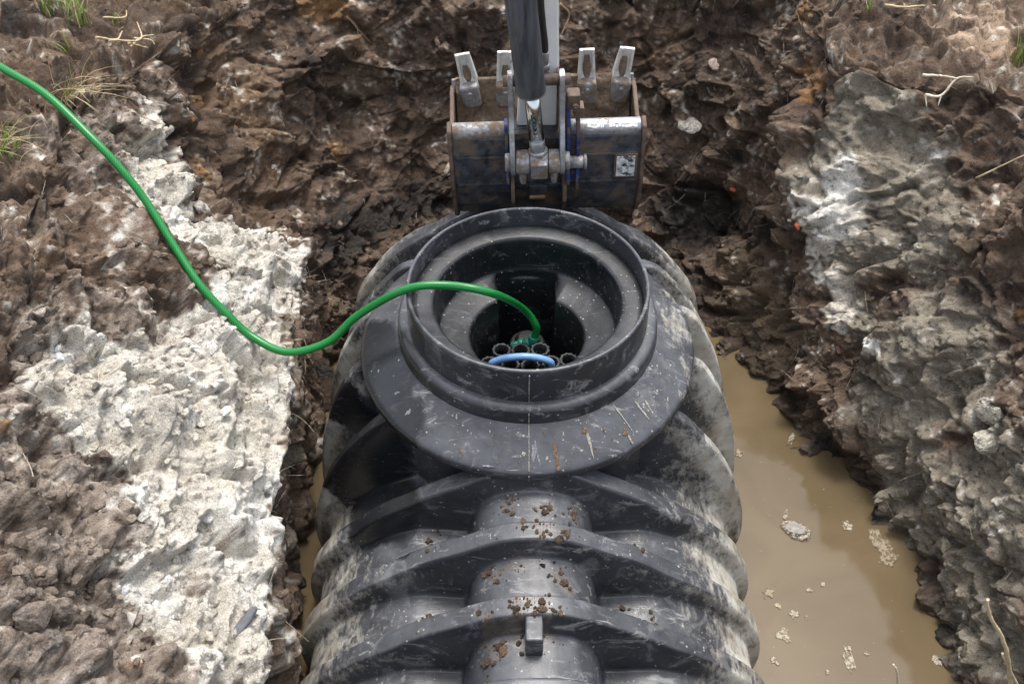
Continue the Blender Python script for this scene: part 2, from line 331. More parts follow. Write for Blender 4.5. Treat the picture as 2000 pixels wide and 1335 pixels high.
def pit_colours():
    P = P0
    n1 = fbm(P, 6.0, 3, .55, 100.0)
    n2 = fbm(PV, 22.0, 2, .6, 130.0)
    n4 = fbm(P, 2.4, 3, .5, 170.0)
    n3 = perlin(PV, 44.0, 150.0)
    g = .28 * n3                                       # grain
    def lay(c, col, m):
        return c * (1 - m[:, None]) + np.array(col, np.float32) * m[:, None]
    c = np.tile(np.array((.140, .096, .067), np.float32), (len(P), 1))
    c = lay(c, (.225, .168, .124), sstep(-.05, .5, n1 + .6 * n2 + g))
    c = lay(c, (.045, .034, .028), sstep(.05, .5, -n1 + .5 * n2 + g))
    c = lay(c, (.19, .115, .058), .5 * sstep(.2, .55, n4 + .35 * n2 + .5 * g))
    c = c * (.72 + .56 * CELL[:, None])
    white_f = blobs(P, [b[:3] + (b[3] * (1.2 if len(b) < 5 else 1.0),) + b[4:] for b in WHITE])
    grey_f = blobs(P, [b[:3] + (b[3] * 1.15,) + b[4:] for b in GREY])
    f = blobs(P, CLAY)
    c = lay(c, (.150, .110, .072), sstep(.35, .75, f + .3 * n1))
    f = blobs(P, PALE) + .55 * blobs(P, [(b[0], b[1], b[2], b[3] * 1.7) for b in WHITE if len(b) < 5])
    f = np.minimum(f, 1.1)
    c = lay(c, (.33, .275, .225), .9 * sstep(.30, 1.0, f * .95 + .8 * n2 + .35 * n1 + 1.1 * g))
    c = lay(c, (.055, .040, .030), .8 * sstep(.25, .6, f * .25 - .9 * n2 - .3 * n1 + g) * sstep(.2, .6, f))
    c = lay(c, (.27, .14, .05), .7 * sstep(.45, .95, blobs(P, OCHRE) + .6 * n1 + .5 * n2 + g))
    c = lay(c, (.285, .255, .198), .93 * sstep(.32, 1.0, np.minimum(grey_f, 1.0) + .55 * n1 + .45 * n2 + .6 * g))
    c = lay(c, (.16, .125, .095), .75 * sstep(.2, .55, -n1 * .5 + n2 + .8 * g) * sstep(.3, .7, grey_f))
    c = lay(c, (.50, .37, .26), .85 * sstep(.5, .85, blobs(P, TAN) + .6 * n2 + g))
    wf = np.clip(white_f, -.5, 1.12)
    wm = .97 * sstep(.22, .86, wf + .65 * n1 + .70 * n2 + 1.2 * g)
    c = lay(c, (.65, .605, .52), wm)
    c = lay(c, (.80, .775, .71), wm * sstep(-.15, .3, n1 * .6 + n4 * .7 + .3 * n2))
    c = lay(c, (.50, .46, .385), .8 * wm * sstep(.1, .55, n4 * .8 - n1 * .5 + .5 * n2 + .3 * g))
    c = lay(c, (.24, .19, .145), .8 * wm * sstep(.30, .55, .75 * fbm(PV, 12.0, 2, .6, 260.0) + .35 * n2 + .5 * g - .12 * (wf - .6)))
    bf = blobs(P, PEAT_SHADE)
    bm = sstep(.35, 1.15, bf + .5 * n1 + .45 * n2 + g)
    c = lay(c, (.017, .014, .012), .92 * bm)  # black peat, with the shade of the deep gaps painted in
    # single pale and dark grains
    f1, f2, cid = worley(PV, 42.0, 3.0)
    k = (f1 < .34) & ((cid % 29) == 3) & (bm < .5)
    c[k] = c[k] * .4 + np.array((.42, .36, .29)) * .6
    k = (f1 < .45) & ((cid % 11) == 5)
    c[k] = c[k] * .35 + np.array((.05, .038, .03)) * .65
    f1, f2, cid = worley(PV, 22.0, 13.0)
    k = (f1 < .26) & ((cid % 61) == 7)
    c[k] = c[k] * .4 + np.array((.40, .33, .26)) * .6
    c = c * (1 + .35 * np.clip(g * 2.2, -1, 1))[:, None]
    wet = np.clip(.75 * bm + .30 * sstep(.3, .8, grey_f) + .10 * sstep(0, .4, n4), 0, 1)
    near_water = 1 - sstep(WATER_Z + .03, WATER_Z + .16, PV[:, 2] + .05 * n1)
    c = c * (1 - .45 * near_water[:, None])
    wet = np.maximum(wet, .9 * near_water)
    return np.clip(c, 0.004, .8), wet, wm


PCOL, PWET, PWHITE = pit_colours()


# ------------------------------------------------------------------ materials
def new_mat(name):
    m = bpy.data.materials.new(name)
    m.use_nodes = True
    nt = m.node_tree
    return m, nt, nt.nodes['Principled BSDF'], nt.nodes, nt.links


def ramp(nt, lo, hi, c0=(0, 0, 0, 1), c1=(1, 1, 1, 1)):
    r = nt.nodes.new('ShaderNodeValToRGB')
    r.color_ramp.elements[0].position = lo; r.color_ramp.elements[1].position = hi
    r.color_ramp.elements[0].color = c0; r.color_ramp.elements[1].color = c1
    return r


def noise_node(nt, scale, detail=4, rough=.55, vec=None):
    n = nt.nodes.new('ShaderNodeTexNoise')
    n.inputs['Scale'].default_value = scale; n.inputs['Detail'].default_value = detail; n.inputs['Roughness'].default_value = rough
    if vec is not None:
        nt.links.new(vec, n.inputs['Vector'])
    return n


def mixc(nt, a, b, fac, mode='MIX'):
    m = nt.nodes.new('ShaderNodeMix'); m.data_type = 'RGBA'; m.blend_type = mode
    for sock, val in ((m.inputs[6], a), (m.inputs[7], b), (m.inputs[0], fac)):
        if hasattr(val, 'is_output') or isinstance(val, bpy.types.NodeSocket):
            nt.links.new(val, sock)
        elif isinstance(val, (int, float)):
            sock.default_value = val
        else:
            sock.default_value = tuple(val) + ((1,) if len(val) == 3 else ())
    return m.outputs[2]


def math_node(nt, op, a, b=0.0, clamp=False):
    m = nt.nodes.new('ShaderNodeMath'); m.operation = op; m.use_clamp = clamp
    for s, v in ((m.inputs[0], a), (m.inputs[1], b)):
        if isinstance(v, bpy.types.NodeSocket):
            nt.links.new(v, s)
        else:
            s.default_value = v
    return m.outputs[0]


def bump(nt, height, strength, dist, normal=None):
    b = nt.nodes.new('ShaderNodeBump')
    b.inputs['Strength'].default_value = strength; b.inputs['Distance'].default_value = dist
    nt.links.new(height, b.inputs['Height'])
    if normal is not None:
        nt.links.new(normal, b.inputs['Normal'])
    return b.outputs[0]


def geo_pos(nt):
    return nt.nodes.new('ShaderNodeNewGeometry').outputs['Position']


def attr(nt, name):
    a = nt.nodes.new('ShaderNodeAttribute'); a.attribute_name = name
    return a


def soil_material():
    m, nt, p, n, l = new_mat('soil')
    pos = geo_pos(nt)
    c = attr(nt, 'earth')
    f = noise_node(nt, 230, 4, .7, pos)
    r = ramp(nt, .32, .68, (.55, .55, .55, 1), (1.40, 1.40, 1.40, 1)); l.new(f.outputs[0], r.inputs[0])
    col = mixc(nt, c.outputs['Color'], r.outputs[0], 1.0, 'MULTIPLY')
    # grains: dark humus and pale sand, in drifts
    drift = noise_node(nt, 9, 5, .65, pos)
    g1 = noise_node(nt, 75, 8, .75, pos)
    s1 = math_node(nt, 'ADD', g1.outputs[0], math_node(nt, 'MULTIPLY', math_node(nt, 'SUBTRACT', drift.outputs[0], .5), .35))
    r1 = ramp(nt, .55, .64); l.new(s1, r1.inputs[0])
    dark = mixc(nt, col, (.30, .27, .25), 1.0, 'MULTIPLY')
    col = mixc(nt, col, dark, math_node(nt, 'MULTIPLY', r1.outputs[0], .8))
    mp = nt.nodes.new('ShaderNodeMapping'); mp.inputs['Location'].default_value = (3.1, 7.7, 1.9); l.new(pos, mp.inputs['Vector'])
    g2 = noise_node(nt, 125, 6, .72, mp.outputs[0])
    s2 = math_node(nt, 'SUBTRACT', g2.outputs[0], math_node(nt, 'MULTIPLY', math_node(nt, 'SUBTRACT', drift.outputs[0], .5), .35))
    r2 = ramp(nt, .59, .68); l.new(s2, r2.inputs[0])
    pale = mixc(nt, col, (.13, .11, .09), .75, 'ADD')
    col = mixc(nt, col, pale, math_node(nt, 'MULTIPLY', r2.outputs[0], .85))
    l.new(col, p.inputs['Base Color'])
    w = attr(nt, 'wet')
    rr = ramp(nt, 0, 1, (.95, .95, .95, 1), (.42, .42, .42, 1)); l.new(w.outputs['Fac'], rr.inputs[0])
    l.new(rr.outputs[0], p.inputs['Roughness'])
    p.inputs['Specular IOR Level'].default_value = .35
    b1 = noise_node(nt, 60, 10, .72, pos)
    l.new(bump(nt, b1.outputs[0], .9, .018), p.inputs['Normal'])
    return m


def plain(name, col, rough=.6, metal=0.0, var=.25, scale=30, bumpd=.0, spec=.5, col2=None, thr=(.45, .65), stretch=None):
    m, nt, p, n, l = new_mat(name)
    pos = geo_pos(nt)
    if stretch:
        mp = nt.nodes.new('ShaderNodeMapping'); mp.inputs['Scale'].default_value = stretch; l.new(pos, mp.inputs['Vector']); pos = mp.outputs[0]
    f = noise_node(nt, scale, 5, .6, pos)
    r = ramp(nt, .3, .7, (1 - var,) * 3 + (1,), (1 + var,) * 3 + (1,)); l.new(f.outputs[0], r.inputs[0])
    c = mixc(nt, col, r.outputs[0], 1.0, 'MULTIPLY')
    if col2 is not None:
        f2 = noise_node(nt, scale * .6, 6, .65, pos)
        r2 = ramp(nt, thr[0], thr[1]); l.new(f2.outputs[0], r2.inputs[0])
        c = mixc(nt, c, col2, r2.outputs[0])
        rr = ramp(nt, 0, 1, (rough,) * 3 + (1,), (.9, .9, .9, 1)); l.new(r2.outputs[0], rr.inputs[0])
        l.new(rr.outputs[0], p.inputs['Roughness'])
        if metal:
            mr = ramp(nt, 0, 1, (metal,) * 3 + (1,), (0, 0, 0, 1)); l.new(r2.outputs[0], mr.inputs[0])
            l.new(mr.outputs[0], p.inputs['Metallic'])
    else:
        p.inputs['Roughness'].default_value = rough
        p.inputs['Metallic'].default_value = metal
    l.new(c, p.inputs['Base Color'])
    p.inputs['Specular IOR Level'].default_value = spec
    if bumpd:
        b = noise_node(nt, scale * 2, 6, .7, pos)
        l.new(bump(nt, b.outputs[0], .8, bumpd), p.inputs['Normal'])
    return m


def tank_material(name='black_polyethylene', grey=1.0, TOP_LIGHT=.5):
    """black polyethylene with a grey bloom, dried clay (attribute dust), wet patches (attribute wet), specks and scuffs"""
    m, nt, p, n, l = new_mat(name)
    pos = geo_pos(nt)
    big = noise_node(nt, 5, 5, .6, pos)
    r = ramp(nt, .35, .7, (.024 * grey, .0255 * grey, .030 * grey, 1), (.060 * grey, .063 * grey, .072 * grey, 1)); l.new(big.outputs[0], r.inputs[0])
    # fine streaky scuffs
    mp = nt.nodes.new('ShaderNodeMapping'); mp.inputs['Scale'].default_value = (1.0, .25, .25); mp.inputs['Rotation'].default_value = (.3, .2, .5)
    l.new(pos, mp.inputs['Vector'])
    sc = noise_node(nt, 160, 4, .7, mp.outputs[0])
    rs = ramp(nt, .60, .78); l.new(sc.outputs[0], rs.inputs[0])
    col = mixc(nt, r.outputs[0], (.13, .135, .145), math_node(nt, 'MULTIPLY', rs.outputs[0], .5))
    # milky smears
    sm = noise_node(nt, 9, 6, .7, pos); sm.inputs['Distortion'].default_value = 1.2
    rm = ramp(nt, .56, .70); l.new(sm.outputs[0], rm.inputs[0])
    col = mixc(nt, col, (.24, .245, .245), math_node(nt, 'MULTIPLY', rm.outputs[0], .55 * grey))
    # long pale smears dragged across the ribs
    m2 = nt.nodes.new('ShaderNodeMapping'); m2.inputs['Scale'].default_value = (.35, 1.6, 1.0); m2.inputs['Rotation'].default_value = (0, .4, .35); l.new(pos, m2.inputs['Vector'])
    s2 = noise_node(nt, 22, 7, .72, m2.outputs[0]); s2.inputs['Distortion'].default_value = .6
    r2 = ramp(nt, .57, .67); l.new(s2.outputs[0], r2.inputs[0])
    col = mixc(nt, col, (.36, .36, .345), math_node(nt, 'MULTIPLY', r2.outputs[0], .7 * grey))
    # brown film round spilled earth
    br = attr(nt, 'spill')
    bnz = noise_node(nt, 55, 7, .75, pos)
    bs = math_node(nt, 'ADD', math_node(nt, 'MULTIPLY', br.outputs['Fac'], .55), math_node(nt, 'MULTIPLY', bnz.outputs[0], .7))
    rb = ramp(nt, .80, .98); l.new(bs, rb.inputs[0])
    col = mixc(nt, col, (.15, .11, .078), math_node(nt, 'MULTIPLY', rb.outputs[0], .6))
    # paler tint painted on upward faces, standing in for sky light
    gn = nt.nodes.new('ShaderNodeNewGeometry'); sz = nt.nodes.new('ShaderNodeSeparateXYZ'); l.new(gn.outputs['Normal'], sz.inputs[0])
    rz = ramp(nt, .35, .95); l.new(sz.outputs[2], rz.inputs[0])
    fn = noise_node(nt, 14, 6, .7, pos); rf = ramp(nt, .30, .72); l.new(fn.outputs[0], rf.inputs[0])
    col = mixc(nt, col, (.17, .176, .19), math_node(nt, 'MULTIPLY', math_node(nt, 'MULTIPLY', rz.outputs[0], rf.outputs[0]), TOP_LIGHT))
    # specks of dried splash
    vo = nt.nodes.new('ShaderNodeTexVoronoi'); vo.inputs['Scale'].default_value = 130; l.new(pos, vo.inputs['Vector'])
    cs = nt.nodes.new('ShaderNodeSeparateColor'); l.new(vo.outputs['Color'], cs.inputs[0])
    spread = noise_node(nt, 4.5, 3, .6, pos)
    rsp = ramp(nt, .42, .68); l.new(spread.outputs[0], rsp.inputs[0])
    wob = noise_node(nt, 400, 2, .6, pos)
    lim = math_node(nt, 'MULTIPLY', math_node(nt, 'GREATER_THAN', math_node(nt, 'ADD', cs.outputs[0], math_node(nt, 'MULTIPLY', rsp.outputs[0], .22)), .94), math_node(nt, 'MULTIPLY', math_node(nt, 'MULTIPLY', cs.outputs[1], cs.outputs[2]), math_node(nt, 'MULTIPLY', wob.outputs[0], 1.1)))
    sp = math_node(nt, 'LESS_THAN', vo.outputs['Distance'], lim)
    col = mixc(nt, col, (.42, .40, .35), math_node(nt, 'MULTIPLY', sp, .75))
    # dried clay dust
    du = attr(nt, 'dust')
    dmp = nt.nodes.new('ShaderNodeMapping'); dmp.inputs['Scale'].default_value = (1.0, .45, .6); dmp.inputs['Rotation'].default_value = (.5, .3, .2); l.new(pos, dmp.inputs['Vector'])
    dn = noise_node(nt, 60, 8, .78, dmp.outputs[0])
    dsum = math_node(nt, 'ADD', math_node(nt, 'MULTIPLY', du.outputs['Fac'], .62), math_node(nt, 'MULTIPLY', dn.outputs[0], .95))
    rd = ramp(nt, .74, 1.08); l.new(dsum, rd.inputs[0])
    tint = noise_node(nt, 12, 4, .6, pos)
    rt = ramp(nt, .35, .65, (.34, .31, .25, 1), (.56, .55, .50, 1)); l.new(tint.outputs[0], rt.inputs[0])
    col = mixc(nt, col, rt.outputs[0], rd.outputs[0])
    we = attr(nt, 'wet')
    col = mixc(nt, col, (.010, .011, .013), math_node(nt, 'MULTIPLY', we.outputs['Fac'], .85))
    l.new(col, p.inputs['Base Color'])
    ro = math_node(nt, 'ADD', math_node(nt, 'MULTIPLY', rd.outputs[0], .45), .35)
    rn = noise_node(nt, 25, 3, .5, pos)
    ro = math_node(nt, 'ADD', ro, math_node(nt, 'MULTIPLY', math_node(nt, 'SUBTRACT', rn.outputs[0], .5), .25))
    ro = math_node(nt, 'SUBTRACT', ro, math_node(nt, 'MULTIPLY', we.outputs['Fac'], .34), True)
    l.new(ro, p.inputs['Roughness'])
    p.inputs['Specular IOR Level'].default_value = .5
    bn = noise_node(nt, 230, 4, .6, pos)
    b1 = bump(nt, bn.outputs[0], .16, .004)
    b2 = bump(nt, rd.outputs[0], .5, .003, b1)
    l.new(b2, p.inputs['Normal'])
    return m


def water_material():
    m, nt, p, n, l = new_mat('muddy_water')
    pos = geo_pos(nt)
    f = noise_node(nt, 2.2, 4, .55, pos); f.inputs['Distortion'].default_value = .8
    r = ramp(nt, .3, .7, (.108, .080, .045, 1), (.148, .111, .064, 1)); l.new(f.outputs[0], r.inputs[0])
    g = noise_node(nt, 85, 3, .6, pos)
    rg = ramp(nt, .70, .76); l.new(g.outputs[0], rg.inputs[0])
    c = mixc(nt, r.outputs[0], (.40, .34, .24), math_node(nt, 'MULTIPLY', rg.outputs[0], .5))
    l.new(c, p.inputs['Base Color'])
    p.inputs['Roughness'].default_value = .09
    p.inputs['IOR'].default_value = 1.33
    b = noise_node(nt, 7, 2, .5, pos)
    l.new(bump(nt, b.outputs[0], .05, .02), p.inputs['Normal'])
    return m


def hose_material(name, c0, c1, dirt):
    m, nt, p, n, l = new_mat(name)
    uv = nt.nodes.new('ShaderNodeUVMap')
    sx = nt.nodes.new('ShaderNodeSeparateXYZ'); l.new(uv.outputs[0], sx.inputs[0])
    # braided threads under a clear skin: two crossed spirals
    a = math_node(nt, 'SINE', math_node(nt, 'MULTIPLY', math_node(nt, 'ADD', math_node(nt, 'MULTIPLY', sx.outputs[0], 90.0), math_node(nt, 'MULTIPLY', sx.outputs[1], 10.0)), 6.2832))
    b = math_node(nt, 'SINE', math_node(nt, 'MULTIPLY', math_node(nt, 'SUBTRACT', math_node(nt, 'MULTIPLY', sx.outputs[0], 90.0), math_node(nt, 'MULTIPLY', sx.outputs[1], 10.0)), 6.2832))
    s = math_node(nt, 'MAXIMUM', a, b)
    r = ramp(nt, .55, .95); l.new(s, r.inputs[0])
    col = mixc(nt, c0, c1, r.outputs[0])
    pos = geo_pos(nt)
    f = noise_node(nt, 45, 6, .7, pos)
    rd = ramp(nt, .60, .72); l.new(f.outputs[0], rd.inputs[0])
    col = mixc(nt, col, dirt, math_node(nt, 'MULTIPLY', rd.outputs[0], .7))
    l.new(col, p.inputs['Base Color'])
    rr = ramp(nt, 0, 1, (.32, .32, .32, 1), (.8, .8, .8, 1)); l.new(rd.outputs[0], rr.inputs[0])
    l.new(rr.outputs[0], p.inputs['Roughness'])
    return m


def foam_material(name, col):
    m, nt, p, n, l = new_mat(name)
    pos = geo_pos(nt)
    f = noise_node(nt, 160, 6, .75, pos)
    r = ramp(nt, .35, .65, tuple(c * .65 for c in col) + (1,), tuple(c * 1.25 for c in col) + (1,)); l.new(f.outputs[0], r.inputs[0])
    l.new(r.outputs[0], p.inputs['Base Color'])
    a = noise_node(nt, 75, 5, .7, pos)
    ra = ramp(nt, .40, .56); l.new(a.outputs[0], ra.inputs[0])
    l.new(ra.outputs[0], p.inputs['Alpha'])
    p.inputs['Roughness'].default_value = .6
    return m


M = {}
M['soil'] = soil_material()
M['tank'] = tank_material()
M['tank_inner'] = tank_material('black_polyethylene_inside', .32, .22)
M['water'] = water_material()
M['hose'] = hose_material('green_hose', (.003, .125, .020), (.012, .27, .055), (.10, .08, .05))
M['blue_hose'] = hose_material('blue_hose', (.12, .30, .62), (.30, .48, .78), (.18, .13, .08))
M['teal'] = plain('teal_plastic', (.01, .16, .11), .35)
M['steel_dark'] = plain('bucket_steel', (.050, .055, .067), .38, .30, .7, 26, .005, .5, (.12, .088, .063), (.47, .62))
M['steel_rust'] = plain('rusty_steel', (.11, .075, .055), .6, .2, .5, 40, .003, .5, (.17, .12, .085), (.45, .65))
M['steel_worn'] = plain('worn_steel', (.42, .43, .45), .38, .75, .3, 35, .002, .5, (.20, .15, .11), (.52, .64))
M['steel_worn_muddy'] = plain('muddy_worn_steel', (.36, .37, .39), .45, .6, .3, 35, .004, .5, (.19, .14, .10), (.42, .56))
M['tooth_metal'] = plain('polished_tooth', (.66, .65, .62), .5, .25, .2, 40, .002, .5, (.22, .17, .125), (.58, .68))
M['chrome'] = plain('chrome', (.62, .64, .66), .07, 1.0, .05, 20)
M['barrel'] = plain('cylinder_paint', (.085, .093, .108), .48, 0.0, .6, 40, .0, .4, (.20, .18, .155), (.56, .76), (1, 1, .12))
M['white_paint'] = plain('white_paint', (.78, .78, .76), .42, 0.0, .07, 9, .0, .5, (.16, .11, .075), (.66, .72))
M['blue_paint'] = plain('blue_paint', (.014, .040, .17), .45, 0.0, .5, 25, .0, .5, (.16, .115, .08), (.47, .58))
M['mud'] = plain('caked_mud', (.21, .155, .11), .92, 0.0, .45, 60, .010, .3)
M['mud_dark'] = plain('wet_dark_mud', (.085, .058, .040), .8, 0.0, .5, 60, .008, .3)
M['label'] = plain('scuffed_label', (.62, .64, .64), .5, 0.0, .3, 60, 0, .5, (.05, .05, .055), (.50, .58))
M['rubber'] = plain('black_rubber', (.02, .02, .02), .55)
M['mesh_plastic'] = plain('mesh_plastic', (.032, .033, .035), .5, 0.0, .5, 60, .002, .5, (.20, .16, .12), (.66, .78))
M['clay_white'] = plain('white_clay', (.72, .67, .565), .95, 0.0, .22, 40, .010, .2, (.30, .24, .18), (.62, .76))
M['stone_grey'] = plain('grey_stone', (.30, .285, .26), .85, 0.0, .35, 30, .008, .3)
M['stone_brown'] = plain('brown_stone', (.24, .175, .125), .88, 0.0, .4, 30, .008, .3, (.36, .31, .26), (.5, .65))
M['stone_ochre'] = plain('ochre_stone', (.33, .20, .10), .88, 0.0, .35, 30, .006, .3)
M['stone_pink'] = plain('pink_stone', (.62, .47, .40), .8, 0.0, .2, 30, .005, .3)
M['slate'] = plain('slate', (.20, .21, .22), .7, 0.0, .3, 30, .005, .4)
M['brick_bit'] = plain('brick_shard', (.40, .11, .05), .85, 0.0, .3, 30, .003)
M['foam'] = foam_material('foam', (.40, .35, .265))
M['foam_film'] = foam_material('foam_film', (.27, .215, .14))
M['root'] = plain('pale_root', (.62, .55, .43), .8, 0.0, .3, 40)
M['root_brown'] = plain('brown_root', (.26, .17, .10), .85, 0.0, .35, 40)
M['straw'] = plain('dry_straw', (.52, .42, .25), .75, 0.0, .3, 25)
M['grass'] = plain('grass_green', (.16, .24, .035), .6, 0.0, .45, 15)
M['wood'] = plain('old_wood', (.085, .062, .042), .9, 0.0, .6, 40, .012, .3, (.16, .125, .09), (.5, .66))


def link_obj(name, mesh, mat=None, parent=None):
    o = bpy.data.objects.new(name, mesh)
    COL.objects.link(o)
    if mat is not None:
        mesh.materials.append(M[mat] if isinstance(mat, str) else mat)
    if parent is not None:
        o.parent = parent
    return o


def tag(o, label=None, cat=None, group=None, kind=None):
    if label: o['label'] = label
    if cat: o['category'] = cat
    if group: o['group'] = group
    if kind: o['kind'] = kind
    return o


def empty(name, loc=(0, 0, 0)):
    o = bpy.data.objects.new(name, None)
    o.empty_display_size = .1
    COL.objects.link(o)
    o.location = loc
    return o


def grid_mesh(name, G, wrap_u=False, wrap_v=False, smooth=True, attrs=None, color=None, flip=False):
    """quad mesh from an array of points (nu, nv, 3)"""
    nu, nv = G.shape[:2]
    iu = np.arange(nu if wrap_u else nu - 1); iv = np.arange(nv if wrap_v else nv - 1)
    a, b = np.meshgrid(iu, iv, indexing='ij')
    a2, b2 = (a + 1) % nu, (b + 1) % nv
    F = np.stack([a * nv + b, a2 * nv + b, a2 * nv + b2, a * nv + b2], -1).reshape(-1, 4)
    if flip:
        F = F[:, ::-1]
    return np_mesh(name, G.reshape(-1, 3), F, smooth, attrs, color)


def np_mesh(name, P, F, smooth=True, attrs=None, color=None):
    me = bpy.data.meshes.new(name)
    F = np.ascontiguousarray(F, np.int32)
    k = F.shape[1]
    me.vertices.add(len(P)); me.loops.add(F.size); me.polygons.add(len(F))
    me.vertices.foreach_set('co', np.ascontiguousarray(P, np.float32).reshape(-1))
    me.loops.foreach_set('vertex_index', F.reshape(-1))
    me.polygons.foreach_set('loop_start', np.arange(0, F.size, k, dtype=np.int32))
    me.polygons.foreach_set('loop_total', np.full(len(F), k, np.int32))
    me.polygons.foreach_set('use_smooth', np.full(len(F), smooth))
    for nm, a in (attrs or {}).items():
        at = me.attributes.new(nm, 'FLOAT', 'POINT')
        at.data.foreach_set('value', np.ascontiguousarray(a, np.float32))
    if color is not None:
        at = me.attributes.new(color[0], 'FLOAT_COLOR', 'POINT')
        rgba = np.ones((len(P), 4), np.float32); rgba[:, :3] = color[1]
        at.data.foreach_set('color', rgba.reshape(-1))
    me.update(calc_edges=True)
    return me


# ------------------------------------------------------------------ setting: ground and water
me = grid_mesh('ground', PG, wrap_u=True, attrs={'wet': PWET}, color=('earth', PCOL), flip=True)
tag(link_obj('ground', me, 'soil'), kind='structure')

wx, wy = np.meshgrid(np.linspace(-1.25, 1.9, 40), np.linspace(-2.3, 1.85, 50), indexing='ij')
me = grid_mesh('water', np.stack([wx, wy, np.full_like(wx, WATER_Z)], -1))
tag(link_obj('water', me, 'water'), kind='structure')


def snap(p):
    """nearest point of the shaped pit surface and its normal"""
    i = int(((PV - np.array(p, np.float32)) ** 2).sum(1).argmin())
    return Vector(PV[i].tolist()), Vector(PN[i].tolist())

# ------------------------------------------------------------------ septic tank
AX_Z = -.95
RIBS_END = [-1.632, -1.404, -1.176, -.948, -.720, -.492, .62, .80]
RIBS_MID = [-.27, -.04, .19, .42]


def pwl(th, pts):
    x = np.array([p[0] for p in pts]); y = np.array([p[1] for p in pts])
    return np.interp(th, x, y)


def to_polar(pts):
    return [(math.degrees(math.atan2(x, z - AX_Z)), math.hypot(x, z - AX_Z)) for x, z in pts]


def soft(v, m):
    k = np.ones(2 * m + 1); k /= k.sum()
    return np.convolve(np.pad(v, m, mode='edge'), k, 'valid')


def tank_masks(P, extra=0):
    """dried clay dust and wet patches on the tank, by place"""
    x, y, z = P[:, 0], P[:, 1], P[:, 2]
    n1 = fbm(P, 5.0, 4, .6, 210.0); n2 = fbm(P, 17.0, 3, .6, 240.0)
    ax = np.abs(x)
    n3 = fbm(P * np.array([1.0, .5, 1.0], np.float32), 9.0, 4, .6, 270.0)
    d = .50 * sstep(.42, .68, ax) * np.where(x > 0, 1.0, .85) + .28 * n1 + .30 * n3 + .25 * n2 + extra + .12
    d = d + .32 * sstep(.25, .5, x) * sstep(-.45, .1, y) * sstep(-.5, -.2, z)
    d = d - .12 * (1 - sstep(.1, .45, ax))
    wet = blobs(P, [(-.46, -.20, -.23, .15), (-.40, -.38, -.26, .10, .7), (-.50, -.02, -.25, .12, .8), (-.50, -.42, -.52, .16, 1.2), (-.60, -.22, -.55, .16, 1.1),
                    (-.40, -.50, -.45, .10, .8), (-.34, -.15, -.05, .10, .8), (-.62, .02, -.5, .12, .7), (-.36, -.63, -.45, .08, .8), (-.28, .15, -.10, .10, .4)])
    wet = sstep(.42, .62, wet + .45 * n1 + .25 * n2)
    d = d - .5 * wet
    return np.clip(d, 0, 1.2), np.clip(wet, 0, 1)


def lathe(name, prof, mat, parent, n=288, x0=0.0, y0=0.0, extra=0.0, wob=.0012):
    pr = np.array(prof, float)
    ph = np.linspace(0, 2 * np.pi, n, endpoint=False)
    G = np.zeros((n, len(pr), 3))
    w = 1 + wob * np.sin(2 * ph + 1.0) + wob * .6 * np.sin(3 * ph)
    G[..., 0] = x0 + np.cos(ph)[:, None] * pr[None, :, 0] * w[:, None]
    G[..., 1] = y0 + np.sin(ph)[:, None] * pr[None, :, 0] * w[:, None]
    G[..., 2] = pr[None, :, 1] + .0012 * np.sin(2 * ph + .4)[:, None]
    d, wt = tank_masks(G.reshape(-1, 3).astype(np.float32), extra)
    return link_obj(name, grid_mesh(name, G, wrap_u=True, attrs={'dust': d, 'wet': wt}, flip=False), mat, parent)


def dense(prof, step=.012):
    out = []
    for a, b in zip(prof[:-1], prof[1:]):
        n = max(1, int(math.hypot(b[0] - a[0], b[1] - a[1]) / step))
        out += [(a[0] + (b[0] - a[0]) * k / n, a[1] + (b[1] - a[1]) * k / n) for k in range(n)]
    return out + [prof[-1]]


tank = empty('septic_tank', (0, 0, -1.64))
tag(tank, 'black ribbed plastic septic tank with open round manhole standing in muddy water', 'septic tank')
TP = Matrix.Translation((0, 0, 1.64))


def under_tank(o):
    o.parent = tank
    o.matrix_parent_inverse = Matrix.Translation((0, 0, 1.64))
    return o


SPILL = np.array([(-.06, -.58), (.05, -.60), (.13, -.60), (-.10, -.80), (-.03, -.79), (.08, -.82), (.11, -.85), (.10, -.86), (-.09, -1.03), (-.07, -1.02), (.02, -.97), (-.12, -.97), (.30, -.62), (.34, -.64), (-.30, -.86), (-.26, -.62), (.25, -.85), (.35, -.86), (.05, -.72), (-.02, -.95), (.0, -1.02)])
SPILL_R = np.array([.03, .02, .02, .03, .02, .015, .010, .012, .025, .015, .05, .02, .03, .02, .03, .05, .04, .03, .06, .03, .02])


